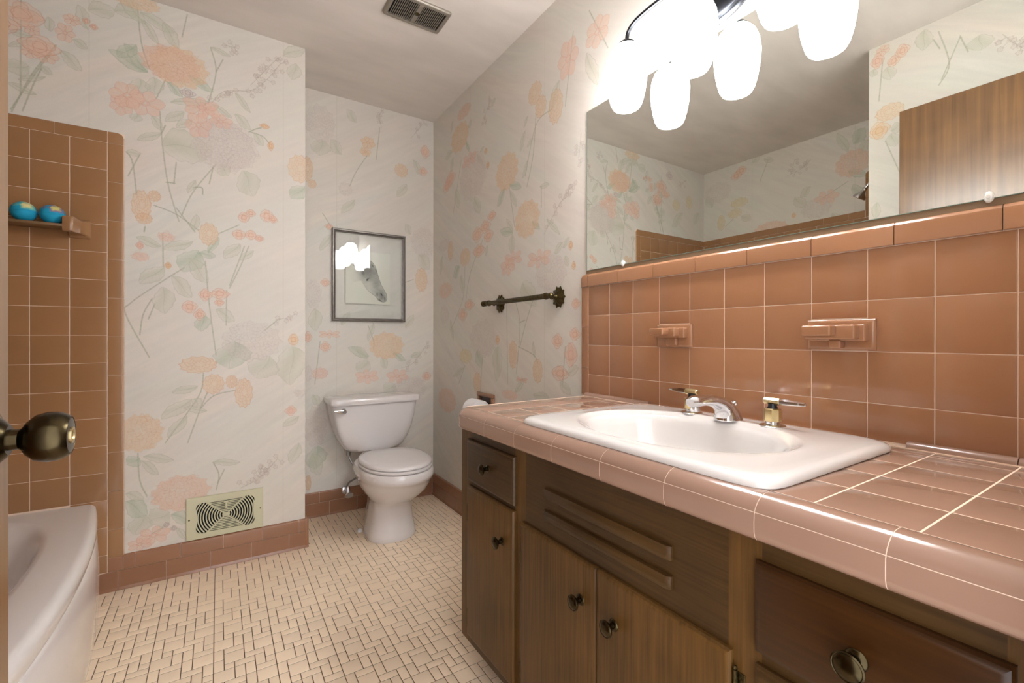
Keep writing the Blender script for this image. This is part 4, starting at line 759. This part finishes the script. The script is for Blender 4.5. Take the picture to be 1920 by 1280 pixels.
# ------------------------------------------------------------ bathtub
tub = thing('bathtub', 'off-white alcove bathtub with a wide rounded rim, against the brown tiled walls', 'bathtub', (-.78, 1.66, 0))
TY0, TY1, TZ = YE+.0075, YJ-.0075, .362
def apx(y, off=0):          # bowed outer side
    t = (y-1.665)/.74; return -.413+.078*(1-t*t)+off
n = 96; per = []
def outline(off, z, xl=XL+.0075):
    o = []
    for i in range(40): y = TY0+(TY1-TY0)*i/39; o.append((apx(y, off), y, z))
    for i in range(1, 13): o.append((apx(TY1, off)+(xl-apx(TY1, off))*i/13, TY1, z))
    for i in range(31): o.append((xl, TY1+(TY0-TY1)*i/30, z))
    for i in range(1, 13): o.append((xl+(apx(TY0, off)-xl)*i/13, TY0, z))
    return o
def inner(cx, cy, a, b, bfar, z, n=3.2):
    ref = outline(0, z); o = []
    for p in ref:      # same angular order as the outline so the rings join cleanly
        dx, dy = (p[0]-cx)/.40, (p[1]-cy)/.74; L = (abs(dx)**n+abs(dy)**n)**(1/n)+1e-9
        o.append((cx+a*dx/L, cy+(bfar if dy > 0 else b)*dy/L, z))
    return o
icx, icy = -.775, 1.63
rs = [outline(.006, 0), outline(.010, .03), outline(.012, .16), outline(.004, .290), outline(-.002, .3), outline(.003, .312), outline(.006, .325), outline(.006, .338), outline(.002, .351), outline(-.008, .3595), outline(-.022, TZ)]
rs += [inner(icx, icy, .335, .63, .708, TZ), inner(icx, icy, .325, .615, .695, TZ-.002), inner(icx, icy, .315, .600, .670, TZ-.010), inner(icx, icy, .306, .590, .62, TZ-.04), inner(icx, icy, .297, .580, .56, TZ-.10), inner(icx, icy, .285, .568, .50, TZ-.18), inner(icx, icy, .268, .55, .45, TZ-.25), inner(icx, icy, .235, .51, .40, TZ-.29), inner(icx, icy, .16, .38, .30, TZ-.305)]
bm = NB(); loft(bm, rs, cap0=False); obj('tub_shell', bm, M['tubporc'], tub, sharp=45)
bm = NB(); revolve(bm, [(.022, 0), (.024, .002), (.018, .004)], (icx, 1.25, TZ-.305), 'z', 20); obj('drain', bm, M['chrome'], tub)
# shower head on the head wall (seen in the mirror)
sh = thing('shower', 'small chrome shower head high on the tiled alcove wall, seen in the mirror', 'shower head', (-.78, YE+.007, 1.93))
bm = NB(); tube(bm, bez([(-.78, YE+.008, 1.93), (-.78, YE+.08, 1.935), (-.78, YE+.15, 1.90), (-.78, YE+.175, 1.875)], 6), .0085, 12); revolve(bm, [(.028, 0), (.026, .005), (.012, .009)], (-.78, YE+.0075, 1.93), 'y', 20); obj('shower_arm', bm, M['chrome'], sh)
bm = NB(); a = Vector((0, .55, -.83)); p0 = Vector((-.78, YE+.172, 1.88)); tube(bm, [p0+a*t for t in (0, .012, .02, .035, .055, .066, .068)], 0, 18, rr=[.010, .013, .009, .015, .032, .034, .030]); obj('spray_head', bm, M['chrome'], sh)
# shelf bar with its ceramic bracket, and the two bath balls on it
sb = thing('shower_shelf', 'narrow brown shelf bar on a glossy ceramic bracket, on the tub wall tiles', 'shelf', (-.62, YJ-.007, 1.43))
def bracket(x, s):
    bm = NB(); F = YJ-TT
    rs = []
    for y, x0, x1, z0, z1 in ((F-.0002, -.034, .030, 1.399, 1.474), (F-.008, -.034, .030, 1.401, 1.472), (F-.013, -.030, .024, 1.408, 1.466), (F-.030, -.030, .012, 1.414, 1.462), (F-.060, -.032, .004, 1.411, 1.464), (F-.088, -.033, .000, 1.409, 1.466), (F-.098, -.033, -.002, 1.409, 1.464), (F-.101, -.029, -.006, 1.414, 1.459)):
        rs.append([(x+s*x0, y, z0), (x+s*x1, y, z0), (x+s*(x1+.001), y, (z0+z1)/2), (x+s*x1, y, z1), (x+s*x0, y, z1)])
    loft(bm, rs); bmesh.ops.bevel(bm, geom=bm.edges[:], offset=.002, segments=2, affect='EDGES'); obj('bracket', bm, M['tile_tub'], sb)
bracket(-.452, 1); bracket(-.86, -1)
bm = NB(); box(bm, -.84, -.472, YJ-.104, YJ-.020, 1.424, 1.4345, .002, 2); obj('shelf_bar', bm, M['shelf'], sb)
def ball_mat(nm, patch):
    m, nt, b = new_mat(nm); N = nt.nodes; L = nt.links; tc = N.new('ShaderNodeTexCoord'); n = N.new('ShaderNodeTexNoise'); n.inputs['Scale'].default_value = 22; n.inputs['Detail'].default_value = 3
    L.new(tc.outputs['Object'], n.inputs[0]); sp = N.new('ShaderNodeSeparateXYZ'); L.new(tc.outputs['Object'], sp.inputs[0])
    ma = N.new('ShaderNodeMath'); ma.operation = 'MULTIPLY_ADD'; ma.inputs[1].default_value = 9; L.new(sp.outputs[2], ma.inputs[0]); L.new(n.outputs[0], ma.inputs[2])
    cr = N.new('ShaderNodeValToRGB'); e = cr.color_ramp.elements; e[0].position = .62; e[0].color = lin((22,160,200))+(1,); e[1].position = .78; e[1].color = lin(patch[1])+(1,)
    k = e.new(.70); k.color = lin(patch[0])+(1,); L.new(ma.outputs[0], cr.inputs[0]); L.new(cr.outputs[0], b.inputs['Base Color']); b.inputs['Roughness'].default_value = .8; return m
for nm, x, lab, pt in (('bath_bomb', -.594, 'blue bath bomb with a pale yellow top, left of two on the tub shelf', ((120,190,170), (226,214,150))), ('bath_bomb', -.519, 'blue bath bomb with a purple and yellow top, right of two on the tub shelf', ((130,110,150), (206,200,120)))):
    bm = NB(); bmesh.ops.create_uvsphere(bm, u_segments=32, v_segments=20, radius=.0355); o = obj(nm, bm, ball_mat('bath_bomb_'+('a' if x < -.55 else 'b'), pt)); o.location = (x, YJ-.062, 1.4345+.0364)
    bm = NB(); revolve(bm, [(.0354, -.0012), (.0362, -.0008), (.0362, .0008), (.0354, .0012)], (x, YJ-.062, 1.4345+.0364), 'z', 32, False, False)
    obj('seam_band', bm, o.data.materials[0], o); tag(o, lab, 'bath bomb', 'bath bombs on the tub shelf')
# ------------------------------------------------------------ picture
pic = thing('framed_picture', 'grey framed drawing of a horse head under glass, above the toilet', 'picture', (.763, YB, 1.38))
PX0, PX1, PZ0, PZ1, PY = .546, .980, 1.112, 1.646, YB-.024
fw = .0185
def stick(nm, a, b, horiz):
    pr = [(0, 0), (0, .020), (.003, .0235), (.010, .0235), (.013, .0190), (fw, .0175), (fw, .010), (.0165, .0), ]
    bm = NB(); rs = []
    cxm, czm = (PX0+PX1)/2, (PZ0+PZ1)/2
    for e in (a, b):
        r = []
        for d, h in pr:
            if horiz: x = e+(d if e < cxm else -d); z = (PZ1-d) if nm == 't' else (PZ0+d)
            else: z = e+(d if e < czm else -d); x = (PX0+d) if nm == 'l' else (PX1-d)
            r.append((x, YB-.0005-h, z))
        rs.append(r)
    loft(bm, rs); obj('frame_side', bm, M['frame'], pic, sharp=30)
stick('t', PX0, PX1, True); stick('b', PX0, PX1, True); stick('l', PZ0, PZ1, False); stick('r', PZ0, PZ1, False)
bm = NB(); box(bm, PX0+.015, PX1-.015, YB-.0150, YB-.0130, PZ0+.015, PZ1-.015); obj('glass_pane', bm, M['glass'], pic, smooth=False)
def horse_img():
    W, H = 270, 320; yy, xx = np.mgrid[0:H, 0:W].astype(np.float32); x = xx/W; z = yy/H
    a = np.empty((H, W, 3), np.float32); a[:] = (222, 220, 206); rng = np.random.RandomState(2)
    sm = np.zeros((H, W), np.float32)
    for f in (.02, .05, .11): 
        p = rng.uniform(0, 6, 2); sm += np.sin(xx*f+p[0]+2*np.sin(yy*f*.7))*np.sin(yy*f*1.3+p[1])
    def poly(P):
        ins = np.zeros((H, W), bool); n = len(P); d = np.full((H, W), 9., np.float32)
        for i in range(n):
            (xa, za), (xb, zb) = P[i], P[(i+1) % n]
            c = ((za > z) != (zb > z)) & (x < (xb-xa)*(z-za)/(zb-za+1e-9)+xa); ins ^= c
            t = np.clip(((x-xa)*(xb-xa)+(z-za)*(zb-za))/((xb-xa)**2+(zb-za)**2+1e-9), 0, 1); d = np.minimum(d, np.hypot(x-xa-t*(xb-xa), z-za-t*(zb-za)))
        return ins, d
    head = [(.18, .86), (.34, .80), (.42, .84), (.47, .78), (.56, .83), (.60, .80), (.66, .73), (.70, .62), (.74, .50), (.80, .37), (.87, .27), (.92, .20), (.93, .12), (.90, .06), (.84, .045), (.78, .055), (.72, .08), (.70, .12), (.64, .17), (.56, .21), (.48, .27), (.40, .36), (.34, .44), (.22, .42), (.10, .36), (0, .34), (0, .74), (.08, .80)]
    ins, d = poly(head)
    fade = np.clip((x-.05)/.35, 0, 1)
    tone = np.clip(.10+.62*np.exp(-((x-.50)**2/.045+(z-.62)**2/.035))+.5*np.exp(-((x-.82)**2/.008+(z-.16)**2/.012))+.28*np.exp(-((x-.70)**2/.01+(z-.40)**2/.05))+.05*sm, 0, .8)*fade
    m = ins*tone; a += (np.array((104, 104, 100))-a)*m[..., None]
    e = np.clip(1-d/.007, 0, 1)*.6*np.clip((x-.3)/.3, 0, 1); a += (np.array((70, 68, 64))-a)*e[..., None]
    def spot(cx, cz, rx, rz, al, ang=0):
        nonlocal a
        c, s = math.cos(ang), math.sin(ang); u = (x-cx)*c+(z-cz)*s; v = -(x-cx)*s+(z-cz)*c
        k = np.clip(1.6-1.6*np.hypot(u/rx, v/rz), 0, 1)*al; a += (np.array((42, 40, 38))-a)*k[..., None]
    spot(.475, .46, .035, .022, .9, .3); spot(.50, .49, .06, .012, .5, .4); spot(.80, .195, .045, .016, .9, -.9); spot(.76, .085, .07, .010, .8, -.5); spot(.88, .11, .02, .05, .5); spot(.70, .19, .03, .05, .3)
    spot(.22, .70, .10, .02, .5, -.5); spot(.36, .62, .05, .1, .35, .5); spot(.60, .74, .02, .06, .4, .7); spot(.67, .66, .012, .05, .5, .3)
    im = bpy.data.images.new('drawing', W, H); px = np.ones((H, W, 4), np.float32); px[..., :3] = np.clip(a/255, 0, 1); im.pixels.foreach_set(px.ravel()); im.update(); im.pack()
    m, nt, b = new_mat('drawing_on_paper'); t = nt.nodes.new('ShaderNodeTexImage'); t.image = im; nt.links.new(t.outputs[0], b.inputs['Base Color']); b.inputs['Roughness'].default_value = .7
    return m
bm = NB(); dx0, dx1, dz0, dz1 = .622, .884, 1.216, 1.527; box(bm, dx0, dx1, YB-.0124, YB-.0105, dz0, dz1)
uv = bm.loops.layers.uv.new('UVMap')
for f in bm.faces:
    for l in f.loops: l[uv].uv = ((l.vert.co.x-dx0)/(dx1-dx0), (l.vert.co.z-dz0)/(dz1-dz0))
tag(obj('print_sheet', bm, horse_img(), pic, smooth=False), 'pencil drawing of a horse head on pale paper')
# ------------------------------------------------------------ towel bar
tb = thing('towel_bar', 'short ornate dark brass towel bar on the floral right wall', 'towel bar', (TW, 1.70, 1.185))
BXX = TW-.068
for y in (1.47, 1.93):
    bm = NB(); rs = []
    for h, r in ((0, .037), (.003, .039), (.006, .034), (.010, .026), (.013, .020), (.018, .012)):
        rs.append([(TW-h, y+(r*(1+(.09*math.cos(10*t)+.05*math.cos(20*t))*(r > .018)))*math.cos(t), 1.184+(r*1.08*(1+(.09*math.cos(10*t)+.05*math.cos(20*t))*(r > .018)))*math.sin(t)) for t in [2*math.pi*k/64 for k in range(64)]])
    loft(bm, rs); ro = obj('rosette', bm, M['dbrass'], tb, sharp=30)
    bm = NB(); revolve(bm, [(.012, .015), (.009, .022), (.008, .030), (.0125, .037), (.012, .042), (.008, .047), (.0075, .055), (.013, .060), (.0145, .068), (.012, .077), (.005, .081)], (TW, y, 1.184), '-x', 24); obj('post', bm, M['dbrass'], ro)
bm = NB(); pts = [(BXX, y, 1.184) for y in (1.425, 1.430, 1.436, 1.442, 1.450, 1.458)]; 
tube(bm, pts, 0, 18, rr=[.003, .010, .0125, .0105, .0105, .012])
rs = []
for i in range(60):
    y = 1.458+i*(1.958-1.458)/59
    rs.append([(BXX+(.0102+.0012*math.cos(6*t+i*.35))*math.cos(t), y, 1.184+(.0102+.0012*math.cos(6*t+i*.35))*math.sin(t)) for t in [2*math.pi*k/36 for k in range(36)]])
loft(bm, rs); tube(bm, [(BXX, y, 1.184) for y in (1.958, 1.962, 1.968, 1.974, 1.982, 1.988, 1.992)], 0, 18, rr=[.0105, .013, .013, .0100, .0145, .0135, .005])
obj('bar', bm, M['dbrass'], tb, sharp=50)
# ------------------------------------------------------------ toilet paper
tp = thing('toilet_paper_holder', 'brown ceramic recessed toilet paper holder on the right wall past the counter', 'paper holder', (TW, 2.07, .66))
HY0, HY1, HZ0, HZ1 = 1.985, 2.155, .575, .728
for a in ((HY0, HY1, HZ1-.020, HZ1), (HY0, HY1, HZ0, HZ0+.020), (HY0, HY0+.020, HZ0+.020, HZ1-.020), (HY1-.020, HY1, HZ0+.020, HZ1-.020)):
    obj('rim', box(NB(), TW-.014, TW, *a, .0035, 2), M['base_tile'], tp)
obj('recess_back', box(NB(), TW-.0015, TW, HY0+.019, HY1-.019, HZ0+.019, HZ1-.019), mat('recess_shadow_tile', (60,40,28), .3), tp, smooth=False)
for yy in (HY0+.021, HY1-.029): obj('post', box(NB(), TW-.075, TW-.002, yy, yy+.008, .628, .656, .003, 2), M['base_tile'], tp)
obj('spindle', revolve(NB(), [(.008, HY0+.028), (.008, HY1-.029)], (TW-.062, 0, .642), 'y', 14), M['porc'], tp)
bm = NB(); revolve(bm, [(.020, 2.018), (.0515, 2.018), (.0535, 2.020), (.0535, 2.119), (.0515, 2.121), (.020, 2.121), (.020, 2.018)], (TW-.062, 0, .646), 'y', 40, False, False)
tag(obj('toilet_paper_roll', bm, M['paper'], None, sharp=40), 'white toilet paper roll on the ceramic holder behind the counter', 'toilet paper')
# ------------------------------------------------------------ floor level air grille in the far wall
gr = thing('wall_register', 'cream metal wall register with curved slots, low on the floral wall by the tub', 'vent', (.027, YJ, .23))
GX0, GX1, GZ0, GZ1 = -.1185, .1725, .141, .3225; GY = YJ
IX0, IX1, IZ0, IZ1 = -.083, .138, .163, .296; gcx, gcz = (IX0+IX1)/2, (IZ0+IZ1)/2
bm = NB()
def rrect(i, r, z, x0, x1, z0, z1):
    o = []
    for cx, cz, a0 in ((x1-r, z1-r, 0), (x0+r, z1-r, 90), (x0+r, z0+r, 180), (x1-r, z0+r, 270)):
        for k in range(5): a = R(a0+k*22.5); o.append((cx+(r-i)*math.cos(a), GY-z, cz+(r-i)*math.sin(a)))
    return o
loft(bm, [rrect(0, .002, 0, GX0, GX1, GZ0, GZ1), rrect(0, .002, .006, GX0, GX1, GZ0, GZ1), rrect(.0015, .002, .0085, GX0, GX1, GZ0, GZ1), rrect(0, .022, .0085, IX0, IX1, IZ0, IZ1), rrect(0, .022, .002, IX0, IX1, IZ0, IZ1)], False, False)
obj('face_plate', bm, M['grille'], gr, sharp=30)
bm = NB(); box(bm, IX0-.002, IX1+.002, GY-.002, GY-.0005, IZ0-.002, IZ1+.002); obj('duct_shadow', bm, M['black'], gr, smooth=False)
def slat(pts, w=.0021):
    bm = NB(); n = len(pts); rs = []
    for i, (x, z) in enumerate(pts):
        a = pts[max(i-1, 0)]; b = pts[min(i+1, n-1)]; dx, dz = b[0]-a[0], b[1]-a[1]; L = math.hypot(dx, dz); nx, nz = -dz/L*w, dx/L*w
        rs.append([(x-nx, GY-.003, z-nz), (x-nx, GY-.0078, z-nz), (x+nx, GY-.0078, z+nz), (x+nx, GY-.003, z+nz)])
    loft(bm, rs); return bm
def inside(x, z):
    if not (IX0+.0005 < x < IX1-.0005 and IZ0+.0005 < z < IZ1-.0005): return False
    return True
ang = math.atan2(IZ1-gcz, .072)
for k in range(11):          # curved side slats: concentric arcs that stop at the diagonals
    r = .012+k*.0098
    for s in (-1, 1):
        P = []
        for q in range(-14, 15):
            t = ang*q/14; x, z = gcx+s*r*1.04*math.cos(t), gcz+r*math.sin(t)
            if inside(x, z): P.append((x, z))
        if len(P) > 2: obj('slat', slat(P), M['grille'], gr)
for k in range(1, 10):       # straight slats above and below
    h = k*.0072
    if h < IZ1-gcz-.001:
        for s in (-1, 1): hw = h/math.tan(ang); obj('slat', slat([(gcx-hw, gcz+s*h), (gcx+hw, gcz+s*h)], .0019), M['grille'], gr)
for sx in (-1, 1):
    for sz in (-1, 1):
        bm = slat([(gcx, gcz), (gcx+sx*.072, gcz+sz*(IZ1-gcz))], .0024); bmesh.ops.translate(bm, verts=bm.verts, vec=(0, -.0012, 0)); obj('brace', bm, M['grille'], gr)
obj('boss', box(NB(), gcx-.011, gcx+.011, GY-.0098, GY-.003, gcz-.006, gcz+.006, .001, 1), M['grille'], gr)
bm = NB(); box(bm, gcx-.004, gcx+.004, GY-.016, GY-.008, gcz+.030, gcz+.060, .0015, 2); box(bm, gcx-.009, gcx+.009, GY-.018, GY-.010, gcz+.055, gcz+.062, .0015, 2); obj('damper_lever', bm, M['grille'], gr)
for x in (GX0+.011, GX1-.011): bm = NB(); revolve(bm, [(.0035, .008), (.003, .0095), (.001, .010)], (x, GY, gcz), '-y', 12); obj('screw', bm, M['dbrass'], gr)
# ------------------------------------------------------------ ceiling vent
cv = thing('ceiling_vent', 'metal exhaust fan grille with narrow slots on the ceiling', 'vent', (.715, 1.87, CZ))
VX0, VX1, VY0, VY1 = .586, .846, 1.792, 1.950
bm = NB()
def vr(i, r, z, x0=VX0, x1=VX1, y0=VY0, y1=VY1):
    o = []
    for cx, cy, a0 in ((x1-r, y1-r, 0), (x0+r, y1-r, 90), (x0+r, y0+r, 180), (x1-r, y0+r, 270)):
        for k in range(5): a = R(a0+k*22.5); o.append((cx+(r-i)*math.cos(a), cy+(r-i)*math.sin(a), CZ-z))
    return o
g0 = dict(x0=VX0+.019, x1=VX1-.019, y0=VY0+.019, y1=VY1-.019)
loft(bm, [vr(0, .014, 0), vr(0, .014, .004), vr(.004, .014, .010), vr(.008, .014, .0115), vr(.014, .016, .0105), vr(0, .003, .0100, **g0), vr(0, .003, .002, **g0)], False, False); obj('housing', bm, M['vent'], cv, sharp=40)
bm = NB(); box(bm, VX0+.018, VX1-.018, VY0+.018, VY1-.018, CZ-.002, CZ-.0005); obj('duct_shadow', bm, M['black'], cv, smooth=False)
xm = (VX0+VX1)/2
obj('divider', box(NB(), xm-.010, xm+.010, VY0+.019, VY1-.019, CZ-.0098, CZ-.003, .0008, 1), M['vent'], cv)
bm = NB(); revolve(bm, [(.011, .0095), (.011, .0105), (.006, .011)], (xm, (VY0+VY1)/2, CZ), 'z', 20)
for v in bm.verts: v.co.z = 2*CZ-v.co.z
obj('screw', bm, M['dbrass'], cv)
for s in (-1, 1):
    for k in range(12):
        x = xm+s*(.0145+k*.0079); obj('louver', box(NB(), x-.0015, x+.0015, VY0+.019, VY1-.019, CZ-.0094, CZ-.0062), M['vent'], cv, smooth=False)
# ------------------------------------------------------------ entry door, standing open
dr = thing('entry_door', 'brown wooden slab door standing open at the left edge, its brass knob toward the room', 'door', (-.228, .08, 0))
DF, DB = -.2095, -.2445
obj('slab', box(NB(), DB, DF, .062, .777, .012, 2.022, .0012, 1), M['doorwood'], dr)
def doorknob(s, x0):
    ax = 'x' if s > 0 else '-x'; o = (x0, .716, .907)
    bm = NB(); revolve(bm, [(.033, 0), (.0335, .003), (.031, .006), (.026, .008), (.020, .014), (.016, .017)], o, ax, 36); ro = obj('rosette', bm, M['abrass'], dr); ro['label'] = 'antique brass door knob rosette'
    bm = NB(); revolve(bm, [(.0115, .015), (.011, .025), (.0125, .027), (.019, .031), (.0255, .038), (.0280, .047), (.0275, .056), (.0245, .063), (.0215, .0665), (.0205, .0655), (.0195, .0665), (.017, .0668)], o, ax, 36); k = obj('door_knob', bm, M['abrass'], ro)
    bm = NB(); revolve(bm, [(.0095, .0665), (.0095, .0685), (.007, .0685), (.006, .067), (.003, .0672)], o, ax, 24); obj('lock_button', bm, M['brass'], k)
doorknob(1, DF); doorknob(-1, DB)
bm = NB(); box(bm, DB+.006, DF-.006, .7768, .7785, .88, .935); obj('latch_plate', bm, M['abrass'], dr, smooth=False)
for z in (.25, 1.1, 1.8): obj('hinge', tube(NB(), [(DF-.004, .0585, z-.045), (DF-.004, .0585, z+.045)], .004, 10), M['abrass'], dr)
